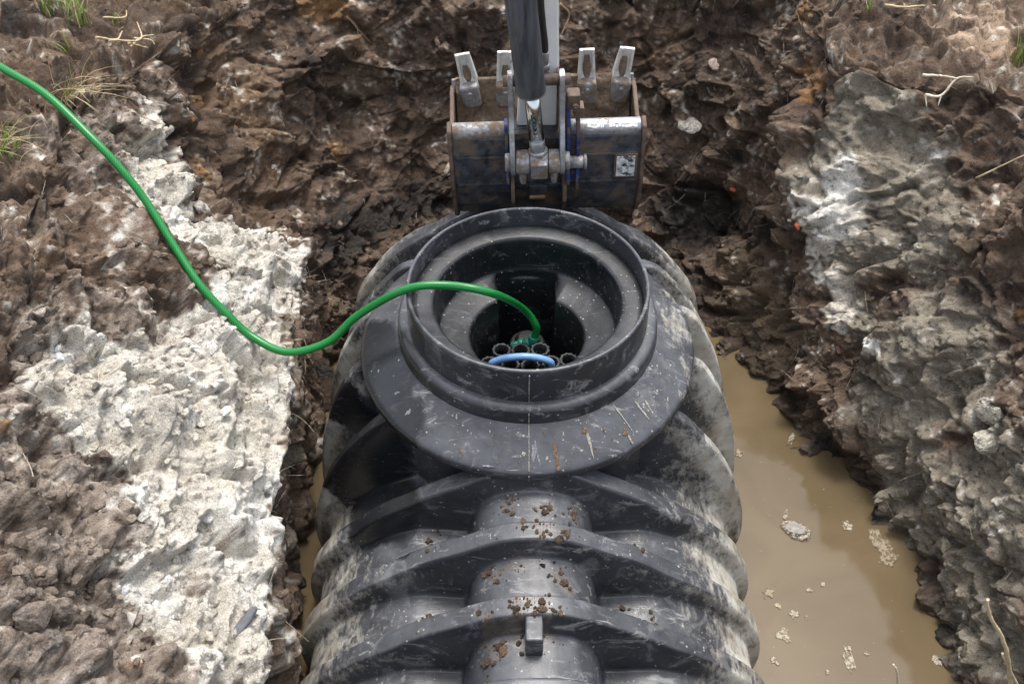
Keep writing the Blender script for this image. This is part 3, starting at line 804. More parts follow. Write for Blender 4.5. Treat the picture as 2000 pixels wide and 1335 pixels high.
def build_body():
    th = np.linspace(-140, 140, 361)
    at = np.abs(th)
    rib_o = soft(pwl(at, to_polar([(0, -.262), (.07, -.266), (.12, -.285), (.20, -.335), (.38, -.455), (.54, -.60), (.63, -.72), (.685, -.84), (.70, -.95)]) + [(110, .695), (180, .69)]), 4)
    rib_far = np.minimum(rib_o, soft(pwl(at, to_polar([(0, -.335), (.2, -.335), (.30, -.37), (.38, -.43), (.54, -.58), (.63, -.72), (.685, -.84), (.70, -.95)]) + [(110, .695), (180, .69)]), 3) + .02)
    raised = soft(pwl(at, to_polar([(0, -.30), (.44, -.30), (.52, -.405), (.60, -.54), (.665, -.70), (.70, -.83), (.712, -.95)]) + [(110, .70), (180, .69)]), 3)
    raised2 = soft(pwl(at, to_polar([(0, -.30), (.53, -.31), (.60, -.44), (.66, -.60), (.70, -.78), (.714, -.95)]) + [(110, .70), (180, .69)]), 3)
    val = pwl(at, to_polar([(0, -.335), (.06, -.342), (.11, -.362), (.15, -.40), (.172, -.44), (.186, -.52), (.195, -.548), (.24, -.545), (.34, -.54), (.46, -.60), (.565, -.71), (.642, -.84), (.665, -.95)]) + [(110, .66), (180, .65)])
    val = soft(val, 1)
    ys = np.unique(np.round(np.concatenate([np.linspace(-1.78, -1.62, 14), np.arange(-1.62, .96, .0045), np.linspace(.96, 1.12, 14)]), 5))
    G = np.zeros((len(ys), len(th), 3))
    dustx = np.zeros((len(ys), len(th)))
    cs, sn = np.cos(np.radians(th)), np.sin(np.radians(th))
    for i, y in enumerate(ys):
        w = 0.0; ro = rib_o
        for yc in RIBS_END + RIBS_MID:
            hw, fw = (.026, .020) if yc in RIBS_END else (.016, .045)
            k = float(1 - sstep(hw, hw + fw, abs(y - yc)))
            if k > w:
                w = k
                ro = (rib_o if yc < 0 else rib_far) if yc in RIBS_END else (raised if yc in (-.27, .42) else raised2)
        rho = val + (ro - val) * w
        if y < -1.62:
            t = (-1.62 - y) / .16; rho = rho * math.sqrt(max(0, 1 - t * t)) * .999 + .001
        if y > .96:
            t = (y - .96) / .16; rho = rho * math.sqrt(max(0, 1 - t * t)) * .999 + .001
        G[i, :, 0] = sn * rho
        G[i, :, 1] = y
        G[i, :, 2] = AX_Z + cs * rho
        dustx[i] = .20 * (1 - w) * (at > 26) + .34 * math.exp(-((w - .80) / .18) ** 2)
    G[..., 0] = G[..., 0] * (1 + .055 * sstep(.25, .65, np.abs(G[..., 0]))) + .010
    P = G.reshape(-1, 3)
    sgn = P - np.array([0, 0, AX_Z]) * 1.0
    sgn[:, 1] = 0
    sgn /= np.linalg.norm(sgn, axis=1, keepdims=True) + 1e-9
    P = P + sgn * (fbm(P.astype(np.float32), 3.2, 2, .5, 300.0)[:, None] * .006)
    P[:, 1] += fbm(P.astype(np.float32), 2.2, 2, .5, 320.0) * .007
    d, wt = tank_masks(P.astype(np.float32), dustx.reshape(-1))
    spill = np.zeros(len(P))
    for (x, y), s in zip(SPILL, SPILL_R):
        spill += np.exp(-((P[:, 0] - x) ** 2 + (P[:, 1] - y) ** 2) / (1.4 * s + .006) ** 2)
    spill = np.clip(spill, 0, 1)
    nu, nv = G.shape[:2]
    a, b = np.meshgrid(np.arange(nu - 1), np.arange(nv - 1), indexing='ij')
    F = np.stack([a * nv + b, a * nv + b + 1, (a + 1) * nv + b + 1, (a + 1) * nv + b], -1).reshape(-1, 4)
    inside = (np.hypot(P[:, 0], P[:, 1]) < .445) & (P[:, 2] > -.9)      # the manhole opens through the top of the tank
    F = F[~inside[F].all(1)]
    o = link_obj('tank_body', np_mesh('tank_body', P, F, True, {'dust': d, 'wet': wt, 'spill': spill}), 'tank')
    under_tank(o)
    nr = grid_normals_open(P.reshape(G.shape)).reshape(-1, 3)
    if nr[nr.shape[0] // 2, 2] < 0:
        nr = -nr
    return P.astype(np.float32), nr


def grid_normals_open(V):
    n = np.cross(np.gradient(V, axis=0), np.gradient(V, axis=1))
    return n / (np.linalg.norm(n, axis=2, keepdims=True) + 1e-12)


BODY = build_body()
# neck of the tank under the flange
under_tank(lathe('neck_wall', dense([(.455, -.290), (.46, -.31), (.475, -.45), (.485, -.70), (.485, -.9)], .03), 'tank', None, extra=-.1))
# sloping flange
under_tank(lathe('flange', dense([(.405, -.178), (.414, -.1815), (.522, -.248), (.532, -.2545), (.5385, -.263), (.538, -.283), (.533, -.290), (.525, -.293), (.45, -.294)]), 'tank', None))
# step and upright collar
under_tank(lathe('collar_step', dense([(.374, -.124), (.384, -.124), (.398, -.127), (.406, -.133), (.4095, -.142), (.4125, -.184)]), 'tank', None, extra=-.08))
under_tank(lathe('manhole_collar', dense([(.360, -.11), (.3605, -.006), (.3625, -.001), (.3665, .0005), (.3715, -.001), (.374, -.006), (.3765, -.132)], .02), 'tank', None, extra=-.12))


def build_inside():
    n = 720
    ph = np.linspace(0, 2 * np.pi, n, endpoint=False)
    cp, sp = np.cos(ph), np.sin(ph)
    rin = np.full(n, .182)
    slot = np.where(sp > 0, np.minimum(.268 / np.maximum(sp, 1e-6), .096 / np.maximum(np.abs(cp), 1e-6)), 0)
    rin = np.maximum(rin, np.minimum(slot, .276))
    rin = (np.roll(rin, 1) + 2 * rin + np.roll(rin, -1)) / 4
    rings = [(.3605, -.072), (.352, -.066), (.34, -.065), (.32, -.067), (.304, -.069), (.297, -.071), (.2925, -.077), (.2905, -.087), (.289, -.12), (.287, -.16), (.2855, -.185), (.283, -.195), (.279, -.2005)]
    rows = [(np.full(n, r), np.full(n, z)) for r, z in rings]
    for t in np.linspace(0, 1, 9)[1:]:
        r = .279 + (rin + .012 - .279) * t
        r = np.minimum(r, .279 - .001 * t)
        rows.append((r, np.full(n, -.2005 - .026 * t)))
    rows.append((np.minimum(rin + .005, .2775), np.full(n, -.2295)))
    rows.append((np.minimum(rin + .001, .277), np.full(n, -.236)))
    for z in (-.25, -.3, -.4, -.5, -.75):
        rows.append((np.minimum(rin, .2765) - .004 * (z + .25) / -.5, np.full(n, z)))
    rows.append((rin * .02, np.full(n, -.75)))
    G = np.stack([np.stack([cp * r, sp * r, z], -1) for r, z in rows], 1)
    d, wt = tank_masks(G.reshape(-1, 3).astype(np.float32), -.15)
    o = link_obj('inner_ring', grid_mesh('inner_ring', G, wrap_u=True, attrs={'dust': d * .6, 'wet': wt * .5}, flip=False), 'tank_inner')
    under_tank(o)


build_inside()


def bm_obj(name, bm, mat, parent=None, smooth=False, attrs=None):
    me = bpy.data.meshes.new(name)
    bm.to_mesh(me); bm.free()
    if smooth:
        me.polygons.foreach_set('use_smooth', [True] * len(me.polygons))
    if attrs:
        for k, v in attrs.items():
            a = me.attributes.new(k, 'FLOAT', 'POINT')
            a.data.foreach_set('value', [v] * len(me.vertices))
    me.update()
    return link_obj(name, me, mat, parent)


def add_box(bm, c, s, rot=None, bevel=0.0, seg=2):
    ret = bmesh.ops.create_cube(bm, size=1.0)
    vs_ = ret['verts']
    for v in vs_:
        v.co = Vector((v.co.x * s[0], v.co.y * s[1], v.co.z * s[2]))
    if bevel:
        es = list({e for v in vs_ for e in v.link_edges})
        r = bmesh.ops.bevel(bm, geom=es, offset=bevel, segments=seg, affect='EDGES', profile=.6)
        vs_ = list({v for f in r['faces'] for v in f.verts} | {v for v in vs_ if v.is_valid})
    for v in vs_:
        if rot is not None:
            v.co = rot @ v.co
        v.co += Vector(c)
    return vs_


def add_cyl(bm, a, b, r0, r1=None, seg=24, cap=True, bevel=.0):
    a, b = Vector(a), Vector(b)
    r1 = r0 if r1 is None else r1
    q = (b - a).to_track_quat('Z', 'Y').to_matrix()
    L = (b - a).length
    prof = [(r0, 0), (r1, L)]
    if bevel:
        prof = [(r0 - bevel, 0), (r0, bevel), (r1, L - bevel), (r1 - bevel, L)]
    rings = []
    for r, z in prof:
        rings.append([bm.verts.new(a + q @ Vector((r * math.cos(2 * math.pi * k / seg), r * math.sin(2 * math.pi * k / seg), z))) for k in range(seg)])
    for p, n in zip(rings[:-1], rings[1:]):
        for k in range(seg):
            f = bm.faces.new((p[k], p[(k + 1) % seg], n[(k + 1) % seg], n[k])); f.smooth = True
    if cap:
        bm.faces.new(rings[0][::-1]); bm.faces.new(rings[-1])


def add_plate(bm, poly, x0, x1, bevel=.003, xf=None):
    """polygon given in (y, z), thick from x0 to x1"""
    a = [bm.verts.new((x0, y, z)) for y, z in poly]
    b = [bm.verts.new((x1, y, z)) for y, z in poly]
    n = len(poly)
    fs = [bm.faces.new(a), bm.faces.new(b[::-1])]
    for k in range(n):
        fs.append(bm.faces.new((a[k], b[k], b[(k + 1) % n], a[(k + 1) % n])))
    bmesh.ops.recalc_face_normals(bm, faces=fs)
    if bevel:
        es = list({e for f in fs for e in f.edges})
        bmesh.ops.bevel(bm, geom=es, offset=bevel, segments=2, affect='EDGES')


def round_poly(poly, r, n=5):
    out = []
    N_ = len(poly)
    for k in range(N_):
        p0, p1, p2 = (Vector(poly[(k + d) % N_]) for d in (-1, 0, 1))
        a, b = (p0 - p1), (p2 - p1)
        rr = min(r, a.length * .45, b.length * .45)
        a = p1 + a.normalized() * rr; b = p1 + b.normalized() * rr
        for t in np.linspace(0, 1, n):
            q = a * (1 - t) ** 2 + p1 * 2 * t * (1 - t) + b * t * t
            out.append((q.x, q.y))
    return out


# moulding seam down the flange and collar, and the upright lug on the near rib face
bm = bmesh.new()
for (y0, z0), (y1, z1) in (((-.4155, -.1815), (-.530, -.2525)), ((-.3775, -.012), (-.3785, -.122)), ((-.4115, -.140), (-.4140, -.180)), ((-.5395, -.264), (-.539, -.284))):
    a = Vector((.0, y0, z0)); b = Vector((.0, y1, z1)); m_ = (a + b) / 2
    rot = (b - a).to_track_quat('Y', 'Z').to_matrix()
    add_box(bm, m_, (.0035, (b - a).length, .005), rot)
under_tank(bm_obj('moulding_seam', bm, 'tank', attrs={'dust': .55, 'wet': 0.0}))
bm = bmesh.new()
add_box(bm, (.008, -1.012, -.352), (.046, .085, .17), Matrix.Rotation(math.radians(-4), 3, 'X'), .008, 3)
under_tank(bm_obj('lug', bm, 'tank', attrs={'dust': .22, 'wet': 0.0}))

# ------------------------------------------------------------------ filter block of mesh tubes in the manhole, with its blue hose handle
filt = empty('filter_block', (0.0, .03, -.75))
tag(filt, 'bundle of black mesh filter tubes with blue hose handle inside the manhole', 'filter')


def under_filt(o):
    o.parent = filt
    o.matrix_parent_inverse = Matrix.Translation((0.0, -.03, .75))
    return o


def mesh_tube(cx, cy, top, r=.029):
    bm = bmesh.new()
    seg, hgt = 40, .30
    # ragged top ring
    rings = []
    for j, (dr, z) in enumerate(((-.0065, -.03), (-.0065, -.002), (-.004, 0), (.001, 0), (.0028, -.002), (.0028, -.03))):
        ring = []
        for k in range(seg):
            a = 2 * math.pi * k / seg
            rr = r + dr + (.0022 * math.sin(a * 11 + cx * 90) + random.uniform(-.0012, .0012)) * (1 if j > 1 else .4)
            ring.append(bm.verts.new((cx + rr * math.cos(a), cy + rr * math.sin(a), top + z + random.uniform(-.0015, .0015))))
        rings.append(ring)
    for p, n in zip(rings[:-1], rings[1:]):
        for k in range(seg):
            f = bm.faces.new((p[k], p[(k + 1) % seg], n[(k + 1) % seg], n[k])); f.smooth = True
    # crossed spiral strands of the net wall
    for sgn in (-1, 1):
        for s in range(11):
            prev = None
            for j in range(15):
                z = top - .006 - hgt * j / 14
                a = 2 * math.pi * s / 11 + sgn * j * .30
                c = Vector((cx + (r - .003) * math.cos(a), cy + (r - .003) * math.sin(a), z))
                t = Vector((-math.sin(a), math.cos(a), 0)) * .0022; rad = Vector((math.cos(a), math.sin(a), 0)) * .0016
                cur = [bm.verts.new(c + t), bm.verts.new(c + rad), bm.verts.new(c - t), bm.verts.new(c - rad)]
                if prev:
                    for k in range(4):
                        bm.faces.new((prev[k], prev[(k + 1) % 4], cur[(k + 1) % 4], cur[k]))
                prev = cur
    return under_filt(bm_obj('mesh_tube', bm, 'mesh_plastic'))


for cx, cy in ((-.084, .052), (-.020, .054), (.045, .052), (-.125, -.010), (.080, -.006), (.140, .004), (-.055, -.014), (.012, -.018), (-.09, -.075), (-.02, -.08), (.05, -.08), (.11, -.065)):
    mesh_tube(cx, cy, -.352 + random.uniform(-.004, .004))


def catmull(pts, per=16):
    P = [Vector(p) for p in pts]
    P = [P[0] * 2 - P[1]] + P + [P[-1] * 2 - P[-2]]
    out = []
    for i in range(1, len(P) - 2):
        a, b, c, d = P[i - 1:i + 3]
        for k in range(per):
            t = k / per
            out.append(.5 * ((2 * b) + (c - a) * t + (2 * a - 5 * b + 4 * c - d) * t * t + (3 * b - a - 3 * c + d) * t ** 3))
    return out + [P[-2]]


def tube_mesh(name, path, rad, seg=16, taper=None, caps=True, uv=False, jitter=0.0):
    n = len(path)
    path = [Vector(p) for p in path]
    T = [(path[min(i + 1, n - 1)] - path[max(i - 1, 0)]).normalized() for i in range(n)]
    up = Vector((0, 0, 1)) if abs(T[0].z) < .9 else Vector((0, 1, 0))
    u = T[0].cross(up).normalized()
    V, F, UV = [], [], []
    length = 0
    for i in range(n):
        u = (u - T[i] * u.dot(T[i])).normalized()
        w = T[i].cross(u)
        r = rad if taper is None else rad * taper(i / (n - 1))
        if i: length += (path[i] - path[i - 1]).length
        for k in range(seg):
            a = 2 * math.pi * k / seg
            q = path[i] + (u * math.cos(a) + w * math.sin(a)) * r * (1 + random.uniform(-jitter, jitter))
            V.append(q); UV.append((length, k / seg))
    for i in range(n - 1):
        for k in range(seg):
            F.append((i * seg + k, i * seg + (k + 1) % seg, (i + 1) * seg + (k + 1) % seg, (i + 1) * seg + k))
    if caps:
        F.append(tuple(range(seg))[::-1]); F.append(tuple((n - 1) * seg + k for k in range(seg)))
    me = bpy.data.meshes.new(name)
    me.from_pydata([tuple(v) for v in V], [], F)
    me.polygons.foreach_set('use_smooth', [len(f) == 4 for f in F])
    if uv:
        lay = me.uv_layers.new(name='UVMap')
        for poly in me.polygons:
            vi = list(poly.vertices)
            wrap = any(v % seg == 0 for v in vi) and any(v % seg == seg - 1 for v in vi)
            for li, v in zip(poly.loop_indices, vi):
                q = UV[v]
                lay.data[li].uv = (q[0], q[1] + (1.0 if wrap and v % seg == 0 else 0.0))
    me.update()
    return me


hp = catmull([(-.118, -.016, -.352), (-.108, -.020, -.338), (-.07, -.022, -.318), (-.01, -.022, -.310), (.04, -.022, -.318), (.074, -.022, -.334), (.082, -.022, -.352)], 10)
under_filt(link_obj('handle', tube_mesh('handle', hp, .0125, 16, uv=True), 'blue_hose'))

# ------------------------------------------------------------------ green garden hose
def on_ground(p, lift):
    q, n = snap(p)
    return q + n * lift + Vector((0, 0, lift * .4))


hose = empty('garden_hose', HOSE[0])
tag(hose, 'bright green braided garden hose running down the bank into the manhole', 'hose')
hpath = catmull(HOSE, 18)
o = link_obj('hose_tube', tube_mesh('hose_tube', hpath, .0128, 18, uv=True), 'hose'); o.parent = hose; o.matrix_parent_inverse = Matrix.Translation(-Vector(HOSE[0]))
bm = bmesh.new()
ce = Vector(hpath[-1]); cd = (Vector(hpath[-1]) - Vector(hpath[-4])).normalized()
side = Vector((-.92, .10, -.30)).normalized()
add_cyl(bm, ce + cd * -.012, ce + cd * .022, .0185, seg=20, bevel=.003)
add_cyl(bm, ce + cd * .016, ce + cd * .016 + side * .030, .0175, seg=20, bevel=.003)
add_cyl(bm, ce + cd * .016 + side * .030, ce + cd * .016 + side * .048, .0205, seg=12, bevel=.002)
add_cyl(bm, ce + cd * .016 + side * .048, ce + cd * .016 + side * .075, .014, seg=20, bevel=.002)
o = bm_obj('hose_connector', bm, 'teal'); o.parent = hose; o.matrix_parent_inverse = Matrix.Translation(-Vector(HOSE[0]))

# submersible pump cap under the connector, seen in the depth of the manhole
bm = bmesh.new()
pc = Vector((.005, .155, -.42))
add_cyl(bm, pc + Vector((0, 0, -.32)), pc, .062, seg=36, bevel=.008)
add_cyl(bm, pc, pc + Vector((0, 0, .022)), .045, .034, seg=36, bevel=.004)
pump = bm_obj('submersible_pump', bm, 'rubber')
tag(pump, 'dark round pump in the depth of the manhole behind the filter tubes', 'pump')

# ------------------------------------------------------------------ excavator arm with bucket, reaching in over the far end of the tank
arm = empty('excavator_arm', (.07, .75, -.29))
tag(arm, 'white excavator arm with black hydraulic cylinder and muddy bucket behind the tank', 'excavator')
ARM_INV = Matrix.Translation((-.07, -.75, .29))
FIT = Matrix.Translation((-.0064, -.294, .268)) @ Matrix.Scale(.87, 4)        # size and place of the arm
ROLL = Matrix.Translation((.09, 1.1, -.3)) @ Matrix.Rotation(math.radians(-1.6), 4, 'Y') @ Matrix.Rotation(math.radians(1.0), 4, 'Z') @ Matrix.Translation((-.09, -1.1, .3))


def under_arm(o, roll=True, parent=None):
    if roll:
        o.data.transform(ROLL)
    o.data.transform(FIT)
    if parent is None:
        o.parent = arm; o.matrix_parent_inverse = ARM_INV
    else:
        o.parent = parent
    return o


BX0, BX1 = -.285, .465
SHELL = [(1.085, -.158), (1.055, -.170), (1.045, -.19), (1.040, -.25), (1.038, -.265), (1.040, -.275), (1.048, -.395), (1.050, -.405), (1.056, -.41), (1.085, -.53), (1.12, -.60), (1.18, -.645), (1.25, -.645), (1.32, -.60), (1.38, -.50), (1.43, -.36), (1.465, -.225)]


def shell_part():
    bm = bmesh.new()
    out = SHELL
    inn = []
    for k in range(len(out)):
        a = Vector(out[max(k - 1, 0)]); b = Vector(out[min(k + 1, len(out) - 1)])
        t = (b - a).normalized(); nrm = Vector((-t.y, t.x))
        inn.append(tuple(Vector(out[k]) + nrm * .014))
    xs = np.linspace(BX0, BX1, 26)
    rows_o = [[bm.verts.new((x, y + .003 * math.sin(x * 9 + z * 14), z + .002 * math.sin(x * 13))) for y, z in out] for x in xs]
    rows_i = [[bm.verts.new((x, y, z)) for y, z in inn] for x in xs]
    for a, b in zip(rows_o[:-1], rows_o[1:]):
        for k in range(len(out) - 1):
            f = bm.faces.new((a[k], a[k + 1], b[k + 1], b[k]))
    for a, b in zip(rows_i[:-1], rows_i[1:]):
        for k in range(len(out) - 1):
            bm.faces.new((b[k], b[k + 1], a[k + 1], a[k]))
    for i in range(len(xs) - 1):
        bm.faces.new((rows_o[i][0], rows_o[i + 1][0], rows_i[i + 1][0], rows_i[i][0]))
        bm.faces.new((rows_o[i + 1][-1], rows_o[i][-1], rows_i[i][-1], rows_i[i + 1][-1]))
    bmesh.ops.recalc_face_normals(bm, faces=bm.faces[:])
    return bm


bucket = under_arm(bm_obj('bucket', shell_part(), 'steel_dark'))


def bpart(name, bm, mat, smooth=False):
    return under_arm(bm_obj(name, bm, mat, smooth=smooth), True, bucket)


prof = [(1.075, -.135)] + SHELL[2:] + [(1.46, -.20), (1.40, -.20), (1.22, -.20)]
for x0, x1 in ((BX0 - .016, BX0 + .001), (BX1 - .001, BX1 + .016)):
    bm = bmesh.new()
    add_plate(bm, [(1.09, -.128), (1.045, -.150), (1.030, -.20), (1.030, -.40), (1.070, -.545), (1.11, -.612), (1.175, -.66), (1.255, -.66), (1.33, -.61), (1.39, -.505), (1.44, -.36), (1.478, -.20), (1.40, -.19), (1.27, -.24), (1.15, -.20)], x0, x1, .003)
    bpart('side_plate', bm, 'steel_rust')
# rolled top edge of the back plate, its paint worn, in two lengths either side of the ears
for xa, xb, nm in ((BX0 + .004, -.075, 0), (.185, BX1 - .004, 1)):
    bm = bmesh.new()
    add_cyl(bm, (xa, 1.083, -.172), (xb, 1.083, -.172), .036, seg=28, bevel=.002)
    bpart('top_edge_tube', bm, 'steel_worn_muddy' if nm == 0 else 'steel_worn')
for xa, xb, z in ((.25, .315, -.142), (.335, .445, -.139)):       # paint left on the tube
    bm = bmesh.new()
    for k in range(9):
        x = xa + (xb - xa) * (k + .5) / 9
        a0 = math.radians(random.uniform(60, 95))
        for j in range(3):
            a = math.radians(105 + 17 * j + random.uniform(-5, 5))
            add_box(bm, (x, 1.083 + math.cos(a) * .0365, -.172 + math.sin(a) * .0365), ((xb - xa) / 9 * random.uniform(.7, 1.1), .011, .0018), Matrix.Rotation(a - math.pi / 2, 3, 'X'))
    bpart('paint_remnant', bm, 'white_paint')
# cutting lip and welded ribs
bm = bmesh.new()
add_box(bm, ((BX0 + BX1) / 2, 1.468, -.215), (BX1 - BX0 + .02, .022, .085), Matrix.Rotation(math.radians(-16), 3, 'X'), .004)
bpart('cutting_lip', bm, 'steel_worn_muddy')
for xa, xb, z, y in ((BX0 + .01, -.07, -.268, 1.0365), (BX0 + .01, -.07, -.402, 1.0455), (.20, BX1 - .01, -.268, 1.0365), (.20, BX1 - .01, -.402, 1.0455)):
    bm = bmesh.new(); add_box(bm, ((xa + xb) / 2, y, z), (xb - xa, .008, .012), None, .003)
    bpart('weld_seam', bm, 'steel_dark')
# label plate on the back
bm = bmesh.new(); add_box(bm, (.405, 1.0345, -.325), (.092, .007, .118), Matrix.Rotation(math.radians(4), 3, 'X'), .002); lp = bpart('label_frame', bm, 'steel_rust')
bm = bmesh.new(); add_box(bm, (.405, 1.0300, -.325), (.074, .004, .100), Matrix.Rotation(math.radians(4), 3, 'X'), .001); bpart('label_plate', bm, 'label')


def tooth(x, lean, tw):
    bm = bmesh.new()
    rot = Matrix.Rotation(math.radians(lean), 3, 'Y') @ Matrix.Rotation(math.radians(tw), 3, 'X')
    # cupped tip: bar with a hollow face towards the opening
    L = .165
    sec = []
    for k in range(9):
        t = k / 8
        w = .031 + .007 * (1 - t)
        th_ = .038 * (1 - t) + .012
        z = L * t
        cup = .010 * math.sin(math.pi * min(1, max(0, (t - .12) / .95)))
        pts = [(-w, -th_ / 2), (-w * .72, -th_ / 2 - .003), (-w * .55, -th_ / 2 + cup), (w * .55, -th_ / 2 + cup), (w * .72, -th_ / 2 - .003), (w, -th_ / 2), (w, th_ / 2 + .002), (-w, th_ / 2 + .002)]
        sec.append([bm.verts.new(Vector((x, 1.462, -.200)) + rot @ Vector((a, b - .012 * t * t, z + (.004 * abs(a) / .03 if k == 8 else 0)))) for a, b in pts])
    for p, n in zip(sec[:-1], sec[1:]):
        for k in range(8):
            bm.faces.new((p[k], p[(k + 1) % 8], n[(k + 1) % 8], n[k]))
    bm.faces.new(sec[0][::-1]); bm.faces.new(sec[-1])
    bmesh.ops.recalc_face_normals(bm, faces=bm.faces[:])
    bmesh.ops.bevel(bm, geom=bm.edges[:], offset=.0016, segments=1, affect='EDGES')
    t = bpart('tooth', bm, 'tooth_metal')
    bm = bmesh.new()                                   # earth packed in the hollow of the tooth
    sec = []
    fill_ = random.uniform(.35, .85); side_ = random.uniform(-.006, .006)
    for k in range(7):
        tt = .10 + fill_ * k / 6
        w = (.033 - .003 * tt) * .52 * (.6 + .4 * math.sin(math.pi * k / 6))
        th_ = .038 * (1 - tt) + .012
        sec.append([bm.verts.new(Vector((x, 1.462, -.200)) + rot @ Vector((w * s + side_ * k / 6, -th_ / 2 - .012 * tt * tt + .006 - (.004 if abs(s) < .6 else 0) + random.uniform(-.001, .001), L * tt))) for s in (-1, -.4, .4, 1)])
    for p, n in zip(sec[:-1], sec[1:]):
        for k in range(3):
            bm.faces.new((p[k], p[k + 1], n[k + 1], n[k]))
    bpart('tooth_mud', bm, 'mud')
    # adapter with two bolts, packed with mud
    bm = bmesh.new()
    add_box(bm, Vector((x, 1.446, -.225)) + rot @ Vector((0, -.006, .004)), (.080, .070, .110), rot, .018, 4)
    add_cyl(bm, Vector((x, 1.42, -.215)) + rot @ Vector((0, 0, .012)), Vector((x, 1.395, -.215)) + rot @ Vector((0, 0, .012)), .009, seg=10, bevel=.002)
    bpart('tooth_adapter', bm, 'steel_worn_muddy')


for x, lean, tw in ((-.215, -9, 4), (-.068, 1, 3), (.275, -1, 4), (.415, 8, 3)):
    tooth(x, lean, tw)


def lump_mesh(name, c, s, seed, sub=4, rough=.35, freq=1.6, flat=.0, facet=0.0):
    bm = bmesh.new()
    bmesh.ops.create_icosphere(bm, subdivisions=sub, radius=1.0)
    P = np.array([v.co[:] for v in bm.verts], np.float32)
    d = 1 + rough * fbm(P, freq, 4, .55, seed * 3.7) + rough * .25 * fbm(P, freq * 5, 2, .6, seed * 1.3)
    if facet:
        r_ = np.random.default_rng(seed)
        for k in range(7):
            nrm = r_.normal(size=3); nrm /= np.linalg.norm(nrm)
            lim = r_.uniform(.55, .85)
            dd = (P * d[:, None]) @ nrm
            over = np.clip(dd - lim, 0, None)
            Pn = P * d[:, None] - nrm * (over * facet)[:, None]
            d = np.linalg.norm(Pn, axis=1); P = (Pn / d[:, None]).astype(np.float32)
    P = P * d[:, None] * np.array(s)
    for v, q in zip(bm.verts, P):
        v.co = Vector(q.tolist()) + Vector(c)
    return bm


# mud caked inside the bucket up to the lip
bm = bmesh.new()
xs = np.linspace(BX0 + .008, BX1 - .008, 80)
prof_m = [(1.20, -.45), (1.26, -.48), (1.32, -.47), (1.36, -.43), (1.395, -.36), (1.425, -.29), (1.445, -.235), (1.455, -.19), (1.458, -.165), (1.468, -.16)]
pm = np.array([[prof_m[int(k)] if k == int(k) else tuple(np.array(prof_m[int(k)]) * (1 - k % 1) + np.array(prof_m[int(k) + 1]) * (k % 1)) for k in np.linspace(0, len(prof_m) - 1, 50)]])[0]
G = np.zeros((80, 50, 3)); G[..., 0] = xs[:, None]; G[..., 1] = pm[None, :, 0]; G[..., 2] = pm[None, :, 1]
Pm = G.reshape(-1, 3).astype(np.float32)
nn = fbm(Pm, 14.0, 4, .6, 400.0)
cover = sstep(-.25, .2, fbm(Pm, 7.0, 3, .5, 430.0) + .12)
off = (nn * .016 + .010) * cover - .012 * (1 - cover)
G[..., 1] -= off.reshape(80, 50); G[..., 2] += (off * .4).reshape(80, 50)
me = grid_mesh('mud_lining', G, smooth=True)
bm.free()
o = link_obj('mud_lining', me, 'mud'); under_arm(o, True, bucket)

# ears and blue quick coupler between the links and the bucket
for x in (-.050, .160):
    bm = bmesh.new()
    add_plate(bm, round_poly([(1.045, -.36), (1.00, -.40), (.985, -.46), (1.03, -.50), (1.075, -.575), (1.085, -.53), (1.06, -.40), (1.09, -.20), (1.06, -.20)], .012, 3), x - .008, x + .008, .002)
    bpart('ear_plate', bm, 'steel_rust')
bm = bmesh.new()
add_plate(bm, round_poly([(1.03, .00), (1.10, .00), (1.13, -.10), (1.12, -.42), (1.05, -.44), (1.00, -.38), (1.00, -.12)], .02, 4), .166, .180, .002)
add_plate(bm, round_poly([(1.02, -.10), (1.10, -.10), (1.12, -.20), (1.11, -.43), (1.04, -.45), (1.01, -.38)], .02, 4), .205, .219, .002)
add_box(bm, (.192, 1.07, -.34), (.03, .05, .13), None, .004)
under_arm(bm_obj('coupler_cheek', bm, 'blue_paint'))
bm = bmesh.new()
add_plate(bm, round_poly([(1.04, -.12), (1.10, -.12), (1.12, -.20), (1.11, -.43), (1.04, -.45), (1.015, -.38)], .02, 4), -.075, -.062, .002)
under_arm(bm_obj('coupler_cheek', bm, 'blue_paint'))
# block with pin and nut on the coupler
bm = bmesh.new()
add_box(bm, (.190, 1.03, -.005), (.050, .060, .060), None, .006)
add_box(bm, (.212, 1.04, -.060), (.040, .055, .045), None, .006)
add_cyl(bm, (.196, 1.005, -.018), (.196, .985, -.020), .014, seg=6, bevel=.002)
add_cyl(bm, (.196, .988, -.020), (.196, .978, -.021), .008, seg=14)
under_arm(bm_obj('latch_block', bm, 'steel_rust'))
# stubs of the lower coupler pin
bm = bmesh.new()
add_cyl(bm, (.175, 1.015, -.285), (.235, 1.015, -.285), .026, seg=22, bevel=.004)
add_cyl(bm, (.235, 1.015, -.285), (.247, 1.015, -.285), .032, seg=8, bevel=.003)
under_arm(bm_obj('coupler_pin', bm, 'steel_worn_muddy'))
bm = bmesh.new()
add_cyl(bm, (-.075, 1.075, -.43), (.185, 1.075, -.43), .022, seg=22, bevel=.003)
add_box(bm, (.055, 1.055, -.43), (.075, .05, .050), None, .006)
under_arm(bm_obj('bucket_pin', bm, 'steel_dark'))
bm = bmesh.new(); add_box(bm, (.050, 1.035, -.468), (.065, .012, .016), Matrix.Rotation(.4, 3, 'X'), .003)
under_arm(bm_obj('locking_strip', bm, 'stone_ochre'))
bm = bmesh.new()
add_box(bm, (.055, 1.10, -.30), (.20, .06, .28), None, .006)
under_arm(bm_obj('coupler_frame', bm, 'rubber'))

